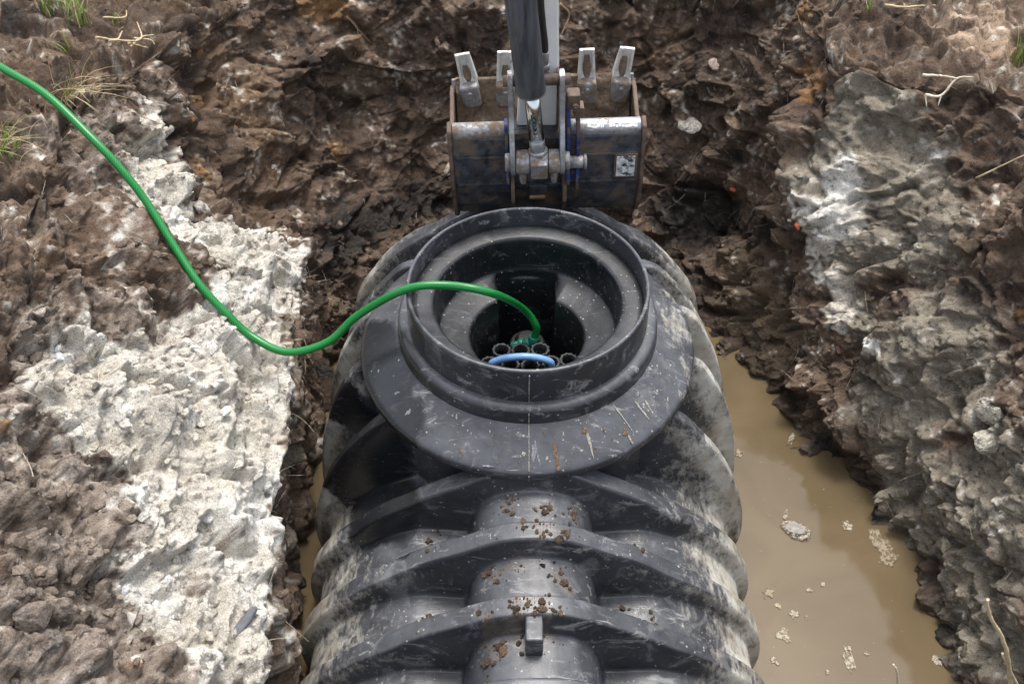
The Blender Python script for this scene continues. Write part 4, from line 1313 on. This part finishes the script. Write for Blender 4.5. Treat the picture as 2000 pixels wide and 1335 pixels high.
# the two long links
for x, mt in ((-.047, 'steel_worn'), (.146, 'steel_worn')):
    bm = bmesh.new()
    add_plate(bm, round_poly([(.985, .125), (1.045, .125), (1.075, .04), (1.05, -.12), (1.01, -.215), (.985, -.285), (.935, -.29), (.905, -.25), (.92, -.17), (.965, -.05)], .028, 5), x - .0095, x + .0095, .0025)
    under_arm(bm_obj('link_plate', bm, mt))
    bm = bmesh.new()
    s_ = -1 if x < 0 else 1
    add_cyl(bm, (x + s_ * .009, .955, -.235), (x + s_ * .030, .955, -.235), .036, seg=26, bevel=.004)
    under_arm(bm_obj('link_boss', bm, 'steel_worn_muddy'))
# cross pin sleeves with lower stubs, rod eye
for xa, xb in ((-.034, .018), (.092, .136)):
    bm = bmesh.new()
    add_cyl(bm, (xa, .950, -.232), (xb, .950, -.232), .047, seg=32, bevel=.004)
    xm = (xa + xb) / 2
    add_cyl(bm, (xm, .945, -.27), (xm, .955, -.335), .017, .012, seg=18, bevel=.004)
    under_arm(bm_obj('pin_sleeve', bm, 'steel_worn_muddy'))
bm = bmesh.new()
add_cyl(bm, (.020, .950, -.232), (.090, .950, -.232), .044, seg=32, bevel=.003)
add_box(bm, (.055, .938, -.243), (.066, .070, .085), Matrix.Rotation(.25, 3, 'X'), .008, 3)
under_arm(bm_obj('rod_eye', bm, 'steel_worn_muddy'))
ROD0, ROD1 = Vector((.052, .955, -.19)), Vector((.022, .955, .075))
ax = (ROD1 - ROD0).normalized()
bm = bmesh.new()
add_cyl(bm, ROD0, ROD1 + ax * .05, .0295, seg=40)
rod = under_arm(bm_obj('piston_rod', bm, 'chrome', smooth=True), False)
bm = bmesh.new(); add_cyl(bm, ROD0 - ax * .004, ROD0 + ax * .012, .038, seg=36, bevel=.004); under_arm(bm_obj('rod_collar', bm, 'steel_worn_muddy'), False)
bm = bmesh.new(); add_cyl(bm, ROD0 + ax * .012, ROD0 + ax * .055, .0305, seg=36, bevel=.001); under_arm(bm_obj('rod_sleeve', bm, 'steel_worn'), False)
bm = bmesh.new()
add_cyl(bm, ROD1, ROD1 + ax * 1.3 + Vector((0, -.10, 0)), .055, seg=48, bevel=.004)
under_arm(bm_obj('cylinder_barrel', bm, 'barrel'), False)
bm = bmesh.new()
add_cyl(bm, ROD1 - ax * .010, ROD1 + ax * .006, .054, seg=48, bevel=.004)
under_arm(bm_obj('gland_nut', bm, 'steel_worn_muddy'), False)

# white stick behind the cylinder
def quad_beam(name, rings, mat, bev=.006):
    bm = bmesh.new()
    R_ = [[bm.verts.new(p) for p in ring] for ring in rings]
    for p, n in zip(R_[:-1], R_[1:]):
        for k in range(4):
            bm.faces.new((p[k], p[(k + 1) % 4], n[(k + 1) % 4], n[k]))
    bm.faces.new(R_[0][::-1]); bm.faces.new(R_[-1])
    bmesh.ops.recalc_face_normals(bm, faces=bm.faces[:])
    bmesh.ops.bevel(bm, geom=bm.edges[:], offset=bev, segments=3, affect='EDGES')
    return under_arm(bm_obj(name, bm, mat), False)


def sq(xa, xb, ya, yb, za, zb):
    return [(xa, ya, za), (xb, ya, za), (xb, yb, zb), (xa, yb, zb)]


quad_beam('stick', [sq(-.030, .128, 1.09, 1.19, -.165, -.205), sq(-.022, .130, 1.085, 1.22, -.04, -.04), sq(-.01, .128, 1.09, 1.27, .12, .10), sq(-.02, .116, 1.10, 1.32, .42, .40), sq(-.04, .105, 1.16, 1.42, 1.3, 1.28)], 'white_paint')
# hydraulic hose with fittings along the stick
hh = catmull([(.072, 1.06, .16), (.070, 1.04, .22), (.060, 1.035, .30), (.050, 1.035, .42), (.045, 1.05, .7), (.04, 1.08, 1.2)], 10)
o = link_obj('hydraulic_hose', tube_mesh('hydraulic_hose', hh, .013, 14), 'rubber'); under_arm(o, False)
bm = bmesh.new()
add_cyl(bm, (.073, 1.062, .125), (.071, 1.05, .185), .016, seg=18, bevel=.002)
add_cyl(bm, (.075, 1.065, .105), (.073, 1.062, .128), .020, seg=6, bevel=.002)
add_cyl(bm, (.078, 1.07, .07), (.075, 1.065, .105), .013, seg=16, bevel=.002)
add_cyl(bm, (.078, 1.07, .075), (.050, 1.03, .055), .014, seg=16, bevel=.002)
under_arm(bm_obj('hose_fitting', bm, 'steel_worn'), False)
# right side cheek of the stick end
bm = bmesh.new()
add_plate(bm, round_poly([(1.06, .09), (1.14, .10), (1.20, -.05), (1.17, -.20), (1.08, -.21), (1.05, -.08)], .02, 4), .130, .137, .002)
under_arm(bm_obj('stick_end_plate', bm, 'steel_rust'))
bm = bmesh.new(); add_cyl(bm, (-.075, 1.02, .085), (.178, 1.02, .085), .022, seg=20, bevel=.003)
under_arm(bm_obj('link_pin', bm, 'steel_rust'))

# ------------------------------------------------------------------ stones, lumps, roots, grass and floating bits
STONES = [(-1.203,0.674,-0.246), (-1.060,0.352,-0.217), (-1.059,-1.204,0.053), (-1.082,-1.183,0.110), (-0.739,-0.982,-0.308), (-0.830,-0.903,-0.248), (0.837,1.653,-0.220), (-0.345,1.562,-0.705), (1.519,-0.149,-0.447), (1.515,-0.216,-0.508), (0.736,1.522,-0.440), (-1.172,-0.923,0.112), (-1.146,-0.792,0.011), (-0.925,-1.088,-0.173), (-1.084,1.298,-0.510), (-0.261,1.866,-0.112), (-1.732,0.599,0.194), (-1.667,0.614,0.217), (-0.975,-1.017,-0.149), (-0.385,1.813,-0.200), (1.452,-0.363,-0.900), (-0.841,-1.152,-0.122), (-1.099,-1.048,-0.015), (-1.035,-1.007,-0.064)]
LOG = [(1.507,0.348,-0.172), (1.574,0.368,-0.097), (1.667,0.444,-0.027)]
ROOTA = [(1.502,1.077,0.061), (1.566,1.037,0.070), (1.584,0.942,0.124)]
ROOTB = [(1.465,0.963,0.056), (1.535,0.944,0.091), (1.553,0.927,0.113), (1.607,0.929,0.138)]
TWIG = [(1.438,1.475,0.136), (1.519,1.478,0.130), (1.620,1.552,0.093), (1.645,1.491,0.126)]
STRAWS = [(-1.619,1.258,0.192), (-1.533,1.352,0.169), (-1.541,1.036,0.233), (-1.543,1.275,0.137), (-1.493,1.002,0.233), (-1.490,1.309,0.142), (-1.492,1.251,0.120), (-1.448,1.243,0.103), (-1.487,1.184,0.123), (-1.432,1.277,0.109), (-1.479,1.087,0.183), (-1.465,1.213,0.105), (1.597,0.639,-0.068), (1.679,0.556,0.081), (-1.657,0.384,0.191), (-1.512,0.286,0.189)]
GRASS = [(-1.838,1.312,0.205), (-1.685,1.229,0.213), (-1.763,1.389,0.188), (-1.665,1.040,0.189), (-1.611,0.797,0.233), (-1.794,0.996,0.201), (-1.680,0.408,0.198), (-1.620,0.373,0.203), (-1.577,0.722,0.186), (-1.661,1.372,0.192), (1.855,1.104,0.110), (1.754,0.920,0.157), (1.374,1.473,0.137), (-1.612,1.387,0.138)]
HANG = [(0.161,1.844,-0.042), (0.191,1.843,-0.093), (-0.933,1.839,-0.033), (-0.777,1.848,-0.079), (-0.738,1.838,-0.173)]
FLOATS = [(0.996,-0.206,0.054,0.049), (1.190,-0.184,0.022,0.024), (1.061,0.223,0.013,0.035), (0.842,0.151,0.019,0.020), (0.870,-0.621,0.026,0.029), (0.921,-0.541,0.016,0.022), (1.071,-0.713,0.019,0.049), (0.847,-0.462,0.022,0.022), (0.873,-0.511,0.011,0.013), (1.046,-0.427,0.008,0.011), (0.993,-0.450,0.010,0.011), (1.076,-0.668,0.014,0.011), (1.135,-0.688,0.008,0.009), (0.962,-0.556,0.008,0.011), (1.294,-0.257,0.041,0.062), (1.363,-0.713,0.016,0.027), (0.989,-0.753,0.010,0.009), (0.822,-0.713,0.011,0.018), (-0.806,0.405,0.011,0.011), (-0.808,0.218,0.008,0.009), (1.305,-0.321,0.035,0.044), (1.169,0.297,0.016,0.011)]



def place_lump(name, pos, size, mat, label, cat, seed, facet=.0, rough=.35, sub=4, sink=.35, tilt=0.0, group=None, out=None):
    q, n = snap(pos)
    bm = lump_mesh(name, (0, 0, 0), size, seed, sub, rough, 1.5, 0, facet)
    o = bm_obj(name, bm, mat, smooth=not facet)
    z = (n + Vector((0, 0, .35))).normalized()
    rot = z.to_track_quat('Z', 'Y').to_matrix() @ Matrix.Rotation(tilt, 3, 'Z')
    o.matrix_world = Matrix.Translation(q + z * size[2] * (1 - 2 * sink)) @ rot.to_4x4()
    return tag(o, label, cat, group)


ST = STONES
lumps = [
    (0, 'stone', (.024, .038, .020), 'small whitish oval stone above the pale lump beside the green hose', 'stone', .5, .4, (.60, .57, .52)),
    (1, 'clay_lump', (.050, .062, .036), 'big rounded cream clay lump just right of the green hose', 'clay lump', .35, .2, (.60, .555, .47)),
    (2, 'rock', (.030, .044, .026), 'angular dark grey rock near the bottom left corner', 'rock', .9, .6, (.20, .175, .155)),
    (3, 'rock', (.040, .046, .020), 'brownish crumbly rock above the grey rock near the bottom left corner', 'rock', .9, .9, (.27, .225, .185)),
    (6, 'stone', (.024, .028, .016), 'pinkish white flat stone in the far bank right of the bucket', 'stone', .9, .3, (.60, .47, .40)),
    (7, 'stone_shard', (.016, .036, .012), 'pale pointed shard in the far bank beside the left side of the bucket', 'stone', .9, .2, (.50, .43, .36)),
    (8, 'clay_lump', (.052, .055, .030), 'upper of two cream clay lumps on the right bank', 'clay lump', .4, .5, (.66, .62, .52)),
    (9, 'clay_lump', (.045, .048, .028), 'lower of two cream clay lumps on the right bank', 'clay lump', .4, 1.5, (.66, .62, .52)),
    (10, 'clay_lump', (.060, .040, .018), 'pale grey crumpled plastic in the far bank right of the bucket', 'clay lump', .5, .2, (.46, .43, .38)),  # crumpled plastic, built as a flat clay-like lump
    (14, 'stone_chip', (.016, .010, .008), 'tiny white chip in the brown far bank left of the bucket', 'stone', .9, .4, (.55, .52, .48)),
    (15, 'stone_chip', (.016, .012, .010), 'tiny pale chip high in the far bank above the left teeth', 'stone', .9, .4, (.50, .40, .33)),
    (16, 'stone', (.034, .030, .022), 'brown stone at the left edge of the photo above the dry grass', 'stone', .8, .4, (.19, .14, .10)),
    (19, 'stone', (.022, .018, .014), 'pinkish oval stone in the far bank above the left end of the bucket', 'stone', .5, .2, (.42, .31, .25)),
    (20, 'stone', (.018, .034, .014), 'yellowish white stone low on the right bank above the water', 'stone', .5, .2, (.50, .44, .32)),
]
for k, (i, nm, sz, lab, cat, fac, tl, colr) in enumerate(lumps):
    o = place_lump(nm, ST[i], sz, 'soil', lab, cat, 20 + k, fac, .42, 4, .60, tl)
    nvt = len(o.data.vertices)
    at_ = o.data.attributes.new('earth', 'FLOAT_COLOR', 'POINT')
    pts_ = np.array([v.co[:] for v in o.data.vertices], np.float32)
    var_ = 1 + .45 * fbm(pts_, 45.0, 3, .6, k * 5.0) + .3 * perlin(pts_, 120.0, k)
    dirt_ = sstep(.05, .5, fbm(pts_, 28.0, 3, .6, 50 + k * 3.0))[:, None] * .75
    cc = np.ones((nvt, 4), np.float32); cc[:, :3] = np.clip((np.array(colr) * (1 - dirt_) + np.array((.13, .095, .07)) * dirt_) * var_[:, None], .01, .8)
    at_.data.foreach_set('color', cc.reshape(-1))
# slate shard standing in the white clay
bm = bmesh.new()
add_plate(bm, [(-.012, -.045), (.010, -.05), (.014, .01), (.007, .055), (-.004, .052), (-.011, .02)], -.008, .008, .002)
o = bm_obj('slate_shard', bm, 'slate')
q, n = snap(ST[4])
o.matrix_world = Matrix.Translation(q + n * .012) @ Matrix.Rotation(math.radians(70), 4, 'Z') @ Matrix.Rotation(math.radians(50), 4, 'Y') @ Matrix.Rotation(math.radians(25), 4, 'X')
tag(o, 'grey slate shard sticking out of the white clay at the trench edge', 'stone')
for k, (p, lab) in enumerate(((( .93, 1.30, -.66), 'orange brick shard in the dark corner right of the bucket'), ((1.02, .72, -.42), 'small orange brick shard on the near side of the dark right corner'))):
    q, n = snap(p)
    bm = lump_mesh('b', (0, 0, 0), (.014, .020, .010), 60 + k, 2, .3, 1.5, 0, .9)
    o = bm_obj('brick_shard', bm, 'brick_bit'); o.location = q + n * .004; o.rotation_euler = (.4, .7 * k, .5)
    tag(o, lab, 'brick piece')


def root_thing(name, pts, rad, mat, label, cat, lift=.010, taper=lambda t: 1 - .55 * t, do_snap=True, group=None, branches=()):
    def path(pp):
        if do_snap:
            pp = [snap(p)[0] + snap(p)[1] * lift for p in pp]
        c_ = catmull(pp, 8)
        return [p + Vector((random.uniform(-1, 1), random.uniform(-1, 1), random.uniform(-1, 1))) * rad * .18 for p in c_]
    main = path(pts)
    base = main[0].copy()
    if not branches:
        o = link_obj(name, tube_mesh(name, main, rad, 8, taper), mat)
        return tag(o, label, cat, group)
    e = empty(name, base)
    for k, pp in enumerate((pts,) + tuple(branches)):
        o = link_obj('stem' if k == 0 else 'branch', tube_mesh(name, path(pp), rad * (1 if k == 0 else .6), 8, taper), mat)
        o.parent = e; o.matrix_parent_inverse = Matrix.Translation(-base)
    return tag(e, label, cat, group)


# old timber half buried in the right bank
lp = [Vector(p) for p in LOG]
lp = [lp[0], lp[0] * .5 + lp[2] * .5 + Vector((0, 0, .012)), lp[2], lp[2] + (lp[2] - lp[0]) * .6]
lc = catmull(lp, 12)
o = link_obj('timber', tube_mesh('timber', [p + Vector((0, 0, -.010)) + Vector((random.gauss(0, .003), random.gauss(0, .003), random.gauss(0, .003))) for p in lc], .036, 18, lambda t: .75 + .25 * t, jitter=.20), 'wood')
tag(o, 'old brown timber end half buried high in the right bank', 'timber')

root_thing('root', ROOTA, .0062, 'root', 'upper of two bleached white roots sticking out of the top right bank', 'root', .03, branches=())
root_thing('root', ROOTB, .0058, 'root', 'lower forked bleached root sticking out of the top right bank', 'root', .03,
           branches=([ROOTB[0], tuple(Vector(ROOTB[0]) + Vector((.03, -.04, -.05)))], [ROOTB[1], tuple(Vector(ROOTB[1]) + Vector((-.01, -.05, -.06)))]))
root_thing('twig', TWIG, .0055, 'straw', 'long pale twig lying at the top right edge of the pit', 'twig', .012)
root_thing('twig', [(1.62, -1.36, -.60), (1.268, -1.15, -.486), (1.185, -1.15, -.294), (1.099, -1.15, -.095), (1.021, -1.15, .036), (.986, -1.15, .115)], .0075, 'straw',
           'tall pale reddish twig leaning up at the bottom right corner', 'twig', do_snap=False)
root_thing('twig', [(1.66, -1.36, -.60), (1.301, -1.15, -.486), (1.215, -1.15, -.322), (1.107, -1.15, -.133)], .0065, 'straw',
           'shorter pale twig at the bottom right corner, right of the taller one', 'twig', do_snap=False)
root_thing('twig', [(1.10, -1.15, -1.06), (.975, -1.15, -.55), (.892, -1.15, -.252), (.865, -1.15, -.188)], .0045, 'root',
           'thin pale twig rising from the water at the bottom edge', 'twig', do_snap=False)
root_thing('root', [STRAWS[12], STRAWS[13]], .004, 'straw', 'thin yellowish root on the upper right bank near the timber', 'root', .02)
for k, (a, b) in enumerate(((0, 1), (2, 3), (4, 5), (6, 7), (8, 9), (10, 11))):
    A, B = Vector(STRAWS[a]), Vector(STRAWS[b])
    mid = (A + B) / 2 + Vector((random.uniform(-.03, .03), random.uniform(-.03, .03), 0))
    root_thing('dry_straw', [tuple(A), tuple(mid), tuple(B)], .0042, 'straw', 'dry straw stalk on the upper left bank, ' + ('topmost of six', 'second from the top of six', 'third from the top of six', 'fourth from the top of six', 'fifth from the top of six', 'lowest of six')[k], 'straw', .022, group='straws on the upper left bank')
root_thing('hanging_root', [HANG[0], HANG[1], tuple(Vector(HANG[1]) + Vector((.02, -.03, -.08)))], .006, 'root_brown', 'brown root hanging in the far bank right of the white arm', 'root', .02,
           branches=([HANG[0], tuple(Vector(HANG[1]) + Vector((-.03, -.02, -.06)))],))
root_thing('hanging_root', [HANG[3], HANG[4], tuple(Vector(HANG[4]) + Vector((-.05, -.03, -.05)))], .005, 'root_brown', 'thin brown root hanging high in the far bank, left half', 'root', .02,
           branches=([HANG[3], tuple(Vector(HANG[4]) + Vector((.03, -.02, -.05)))],))


def grass_tuft(pos, label, n, h, spread, dry=.3, lean=(0, 0)):
    q, nr = snap(pos)
    e = empty('grass_tuft', q)
    for mat, cnt, nm in (('grass', int(n * (1 - dry)), 'green_blades'), ('straw', int(n * dry), 'dry_blades')):
        if cnt < 1:
            continue
        V, F = [], []
        for b in range(cnt):
            a = random.uniform(0, 2 * math.pi); L = h * random.uniform(.5, 1.1)
            base = Vector((random.gauss(0, spread), random.gauss(0, spread), -.012))
            d = Vector((math.cos(a), math.sin(a), 0)) * random.uniform(.15, .8) + Vector((lean[0], lean[1], 0))
            sd = Vector((-math.sin(a), math.cos(a), 0))
            w = random.uniform(.0018, .0034) * (1 if mat == 'grass' else .7)
            i0 = len(V)
            for s in range(6):
                t = s / 5
                p = base + Vector((0, 0, 1)) * L * t * (1 - .35 * t * (d.length)) + d * L * t * t * .9
                ww = w * (1 - t) ** .6 + .0002
                V += [p - sd * ww, p + Vector((0, 0, ww * .5)), p + sd * ww, p - Vector((0, 0, ww * .3)) - d * ww * .3]
            for s in range(5):
                for k in range(4):
                    F.append((i0 + s * 4 + k, i0 + s * 4 + (k + 1) % 4, i0 + s * 4 + 4 + (k + 1) % 4, i0 + s * 4 + 4 + k))
        me = bpy.data.meshes.new(nm); me.from_pydata([tuple(v) for v in V], [], F); me.update()
        o = link_obj(nm, me, mat); o.parent = e
        o['kind'] = 'stuff'
    return tag(e, label, 'grass', None)


for i, lab, n, h, sp, dry, lean in (
        (0, 'green grass tuft at the top left, nearest the dark soil heap', 16, .12, .012, .3, (0, 0)),
        (1, 'yellow green grass tuft at the top left, second from the left', 22, .13, .016, .35, (.2, 0)),
        (2, 'green grass tuft cut by the top edge of the photo at upper left', 26, .10, .03, .2, (0, 0)),
        (13, 'low green weeds among the straw stalks at upper left', 10, .05, .02, .0, (0, 0)),
        (3, 'single thin green blades right of the grass tufts, above the hose', 6, .10, .008, .2, (0, 0)),
        (8, 'flattened dry grass lying right of the hose at upper left', 36, .16, .03, .85, (.8, -.4)),
        (6, 'dry yellow grass clump at the left edge below the hose', 34, .15, .03, .7, (.7, -.3)),
        (10, 'green grass blades at the right edge of the photo', 12, .12, .015, .25, (0, 0)),
        (12, 'tiny bright green sprig at the top edge, right half', 9, .05, .008, .0, (.1, 0))):
    grass_tuft(GRASS[i], lab, int(n * 1.5), h * 1.2, sp * 1.2, dry, lean)


def foam_mesh(rx, ry, seed, h=.004, ragged=.55):
    n, r_ = 72, np.random.default_rng(seed)
    ph = np.linspace(0, 2 * np.pi, n, endpoint=False)
    prof = 1 + sum(r_.normal() * ragged / k * np.cos(k * ph + r_.uniform(0, 6.28)) * .5 for k in range(2, 16))
    prof = np.clip(prof, .35, 1.6)
    G = np.zeros((n, 6, 3))
    for j, (s, z) in enumerate(((1.02, -.004), (1.0, h * .35), (.9, h), (.7, h * .8), (.4, h * .75), (.02, h * .75))):
        G[:, j, 0] = np.cos(ph) * rx * prof * s; G[:, j, 1] = np.sin(ph) * ry * prof * s
        G[:, j, 2] = z + (r_.normal(size=n) * h * .25 if 0 < j < 5 else 0)
    return grid_mesh('foam_patch', G, wrap_u=True, smooth=True)


SMALL = {5: 'small foam patch just above the round foam patch beside the tank', 7: 'foam patch closest to the tank side, halfway down the water', 8: 'little foam dot between the tank side and the round foam patch',
         9: 'small foam dot alone in the middle of the water', 10: 'small foam dot left of the one alone in the middle of the water', 11: 'flat foam sliver just above the long forked patch',
         12: 'tiny foam fleck right of the long forked patch', 13: 'tiny foam fleck right of the round foam patch', 15: 'foam patch against the right bank near the bottom corner',
         16: 'foam fleck at the bottom edge left of the long forked patch', 17: 'foam fleck against the tank near the bottom edge', 18: 'foam fleck in the narrow left gap, farther end',
         19: 'foam fleck in the narrow left gap, nearer end', 21: 'foam fleck at the foot of the right bank, farthest from the camera'}
for k, (x, y, rx, ry) in enumerate(FLOATS):
    if k == 0:
        e = empty('floating_clump', (x, y, WATER_Z))
        tag(e, 'largest floating clump of pale foam with a grey muddy middle', 'foam clump')
        o = link_obj('foam_rim', foam_mesh(rx, ry * .75, 3, .012, .25), 'foam'); o.parent = e
        bm = lump_mesh('m', (-.004, .004, .010), (rx * .72, ry * .52, .008), 5, 4, .3, 2.0)
        o = bm_obj('mud_middle', bm, 'stone_grey', smooth=True); o.parent = e
        o = link_obj('foam_tail', foam_mesh(.008, .026, 9, .006, .3), 'foam'); o.parent = e; o.location = (-.048, .058, 0)
        e.rotation_euler = (0, 0, -.35)
        continue
    o = link_obj('foam_patch', foam_mesh(rx * .85, ry * .85, 30 + k, .0022 if k != 2 else .009, .8), 'foam_film' if k in (3, 14, 20, 7) else 'foam')
    o.location = (x, y, WATER_Z + .0015); o.rotation_euler = (0, 0, random.uniform(-.6, .6))
    labs = {1: 'ragged foam patch right of the largest floating clump', 2: 'small black and white floating scrap at the upper end of the water',
            3: 'faint brown foam film nearest the tank at the upper end of the water', 4: 'round pale foam patch beside the tank near the bottom',
            6: 'long forked foam patch near the bottom of the water', 14: 'upper brown scum patch against the right bank', 20: 'lower brown scum patch against the right bank'}
    if k in labs:
        tag(o, labs[k], 'foam')
    else:
        tag(o, SMALL[k], 'foam', 'small foam patches on the water')


# ------------------------------------------------------------------ loose crumbs, fibres and mud (uncountable)
ICO = bmesh.new(); bmesh.ops.create_icosphere(ICO, subdivisions=1, radius=1.0)
ICO_V = np.array([v.co[:] for v in ICO.verts], np.float32); ICO_F = np.array([[v.index for v in f.verts] for f in ICO.faces], np.int32); ICO.free()
bank = np.where((VV > 2.25) & (VV < 6.2) & (P0[:, 1] > -1.6) & (P0[:, 1] < 2.6))[0]


def scatter(name, idx, smin, smax, power, lift, mat, seed, tint=(.7, 1.25), cols=None, src=None, nrm=None):
    r_ = np.random.default_rng(seed)
    src = PV if src is None else src; nrm = PN if nrm is None else nrm
    n = len(idx)
    s = smin + (smax - smin) * r_.random(n) ** power
    sc = s[:, None] * r_.uniform(.55, 1.4, (n, 3)) * np.array([1, 1, .75])
    V = ICO_V[None] * sc[:, None] * (1 + r_.uniform(-.28, .28, (n, len(ICO_V), 1)))
    a = r_.uniform(0, 6.28, n); ca, sa = np.cos(a)[:, None], np.sin(a)[:, None]
    V = np.stack([V[..., 0] * ca - V[..., 1] * sa, V[..., 0] * sa + V[..., 1] * ca, V[..., 2]], -1)
    V = V + (src[idx] + nrm[idx] * (s * lift)[:, None])[:, None]
    F = (ICO_F[None] + (np.arange(n) * len(ICO_V))[:, None, None]).reshape(-1, 3)
    base = PCOL[idx] if cols is None else cols
    c = np.repeat(np.clip(base * r_.uniform(tint[0], tint[1], (n, 1)), 0, .8), len(ICO_V), 0)
    me = np_mesh(name, V.reshape(-1, 3), F, False, {'wet': np.zeros(len(c))}, ('earth', c))
    return tag(link_obj(name, me, mat), kind='stuff')


r_ = np.random.default_rng(5)
w = (.15 + CLODDY[bank]) * (1 + .6 * (PV[bank, 2] > -.3)) * (PN[bank, 2] > -.15) * (1 + 1.5 * ((PV[bank, 0] < -.9) & (PV[bank, 1] < -.3)))
pick = r_.choice(bank, 6500, p=w / w.sum())
tag(scatter('soil_crumbs', pick, .0030, .019, 4.0, .25, 'soil', 6), 'loose crumbs of earth lying on the banks of the pit', 'soil')

# hair roots
fi_w = .2 + 3.0 * np.exp(-((VV[bank] - 2.95) / .15) ** 2) + 1.2 * (VV[bank] > 4.2)
pick = r_.choice(bank, 900, p=fi_w / fi_w.sum())
V, F = [], []
for i in pick:
    p = PV[i].astype(float); n = PN[i]
    L = random.uniform(.02, .085); d = n * .5 + np.array([random.gauss(0, .7), random.gauss(0, .7), random.gauss(-.3, .5)]); d /= np.linalg.norm(d)
    bend = np.array([random.gauss(0, .5), random.gauss(0, .5), -.5])
    w_ = random.uniform(.0005, .0011)
    i0 = len(V)
    for s in range(5):
        t = s / 4
        q = p + d * L * t + bend * L * t * t * .6
        k = w_ * (1 - .6 * t)
        V += [tuple(q + np.array([k, 0, 0])), tuple(q + np.array([-k * .5, k * .87, 0])), tuple(q + np.array([-k * .5, -k * .5, k * .87]))]
    for s in range(4):
        for k in range(3):
            F.append((i0 + s * 3 + k, i0 + s * 3 + (k + 1) % 3, i0 + s * 3 + 3 + (k + 1) % 3, i0 + s * 3 + 3 + k))
me = bpy.data.meshes.new('hair_roots'); me.from_pydata(V, [], F); me.update()
tag(link_obj('hair_roots', me, 'root'), 'fine hair roots hanging out of the cut earth', 'roots', kind='stuff')

# crumbs of brown earth on the ribs
BP, BN = BODY
sel = np.where((BP[:, 1] > -1.35) & (BP[:, 1] < -.5) & (np.abs(BP[:, 0]) < .42) & (BN[:, 2] > .45))[0]
dens = np.zeros(len(sel)) + .004
for (x, y), s in zip(SPILL, SPILL_R):
    dens += np.exp(-((BP[sel, 0] - x) ** 2 + (BP[sel, 1] - y) ** 2) / (s * s))
pick = r_.choice(sel, 1300, p=dens / dens.sum())
cb = np.tile(np.array((.095, .064, .042)), (1300, 1))
tag(scatter('tank_crumbs', pick, .0009, .0115, 6.0, .25, 'soil', 9, (.6, 1.5), cb, BP, BN), 'brown crumbs of earth lying on the ribs of the tank', 'soil')

# dried splashes on the flange and collar
V_, F_, C_ = [], [], []
def splash(x, y, rx, ry, col, seed, rot=0.0):
    rr = math.hypot(x, y)
    z0 = -.1815 - (rr - .414) * (.0665 / .108)
    G = foam_mesh_pts(rx, ry, seed)
    ca, sa = math.cos(rot), math.sin(rot)
    i0 = sum(len(v) for v in V_)
    pts = np.stack([x + G[..., 0] * ca - G[..., 1] * sa, y + G[..., 0] * sa + G[..., 1] * ca, G[..., 2]], -1).reshape(-1, 3)
    r2 = np.hypot(pts[:, 0], pts[:, 1])
    pts[:, 2] += -.1815 - (np.clip(r2, .414, .522) - .414) * (.0665 / .108)
    nu, nv = G.shape[:2]
    a, b = np.meshgrid(np.arange(nu), np.arange(nv - 1), indexing='ij'); a2 = (a + 1) % nu
    F_.append(np.stack([a * nv + b, a2 * nv + b, a2 * nv + b + 1, a * nv + b + 1], -1).reshape(-1, 4) + i0)
    V_.append(pts); C_.append(np.tile(np.array(col), (len(pts), 1)))


def foam_mesh_pts(rx, ry, seed):
    n, g_ = 22, np.random.default_rng(seed)
    ph = np.linspace(0, 2 * np.pi, n, endpoint=False)
    prof = np.clip(1 + sum(g_.normal() * .5 / k * np.cos(k * ph + g_.uniform(0, 6.28)) for k in range(2, 7)), .35, 1.7)
    G = np.zeros((n, 4, 3))
    for j, (s, z) in enumerate(((1.0, -.0006), (.93, .0010), (.6, .0016), (.02, .0016))):
        G[:, j, 0] = np.cos(ph) * rx * prof * s; G[:, j, 1] = np.sin(ph) * ry * prof * s; G[:, j, 2] = z
    return G


g_ = np.random.default_rng(77)
for (x, y, rx, ry, c, rot) in ((.075, -.475, .007, .016, 0, 0), (.082, -.500, .004, .022, 0, .1), (.165, -.42, .009, .010, 0, 0), (.180, -.455, .003, .030, 1, .25), (.175, -.440, .006, .018, 1, .2), (.285, -.405, .008, .010, 0, .3), (.30, -.42, .003, .016, 1, .5), (-.015, -.487, .006, .005, 1, 0), (.052, -.497, .004, .005, 1, 0), (.012, -.488, .004, .026, 2, .15), (.018, -.475, .006, .018, 2, .1), (.028, -.50, .003, .016, 2, .25), (-.20, -.47, .004, .014, 0, -.2), (-.12, -.515, .014, .004, 2, -.1), (.34, -.33, .004, .024, 1, .9), (.36, -.31, .003, .018, 1, .6), (.085, -.522, .008, .008, 0, 0), (.27, -.355, .0025, .05, 1, .75), (-.36, -.33, .006, .012, 2, -.7), (-.40, -.26, .010, .004, 2, .3)):
    splash(x, y, rx, ry, ((.20, .13, .085), (.46, .43, .37), (.26, .27, .29))[c], int(g_.integers(1, 999)), rot)
for k in range(60):
    a = g_.uniform(-2.9, -.2); rad = g_.uniform(.42, .52)
    s = g_.uniform(.001, .0032)
    splash(rad * math.cos(a), rad * math.sin(a), s, s * g_.uniform(.8, 2), ((.20, .14, .09), (.46, .43, .37))[int(g_.random() < .7)], int(g_.integers(1, 9999)))
C_ = np.concatenate(C_)
me = np_mesh('mud_splashes', np.concatenate(V_), np.concatenate(F_), True, {'wet': np.zeros(len(C_))}, ('earth', C_))
tag(link_obj('mud_splashes', me, 'soil'), 'dried mud splashes and drips on the sloping flange', 'mud', kind='stuff')
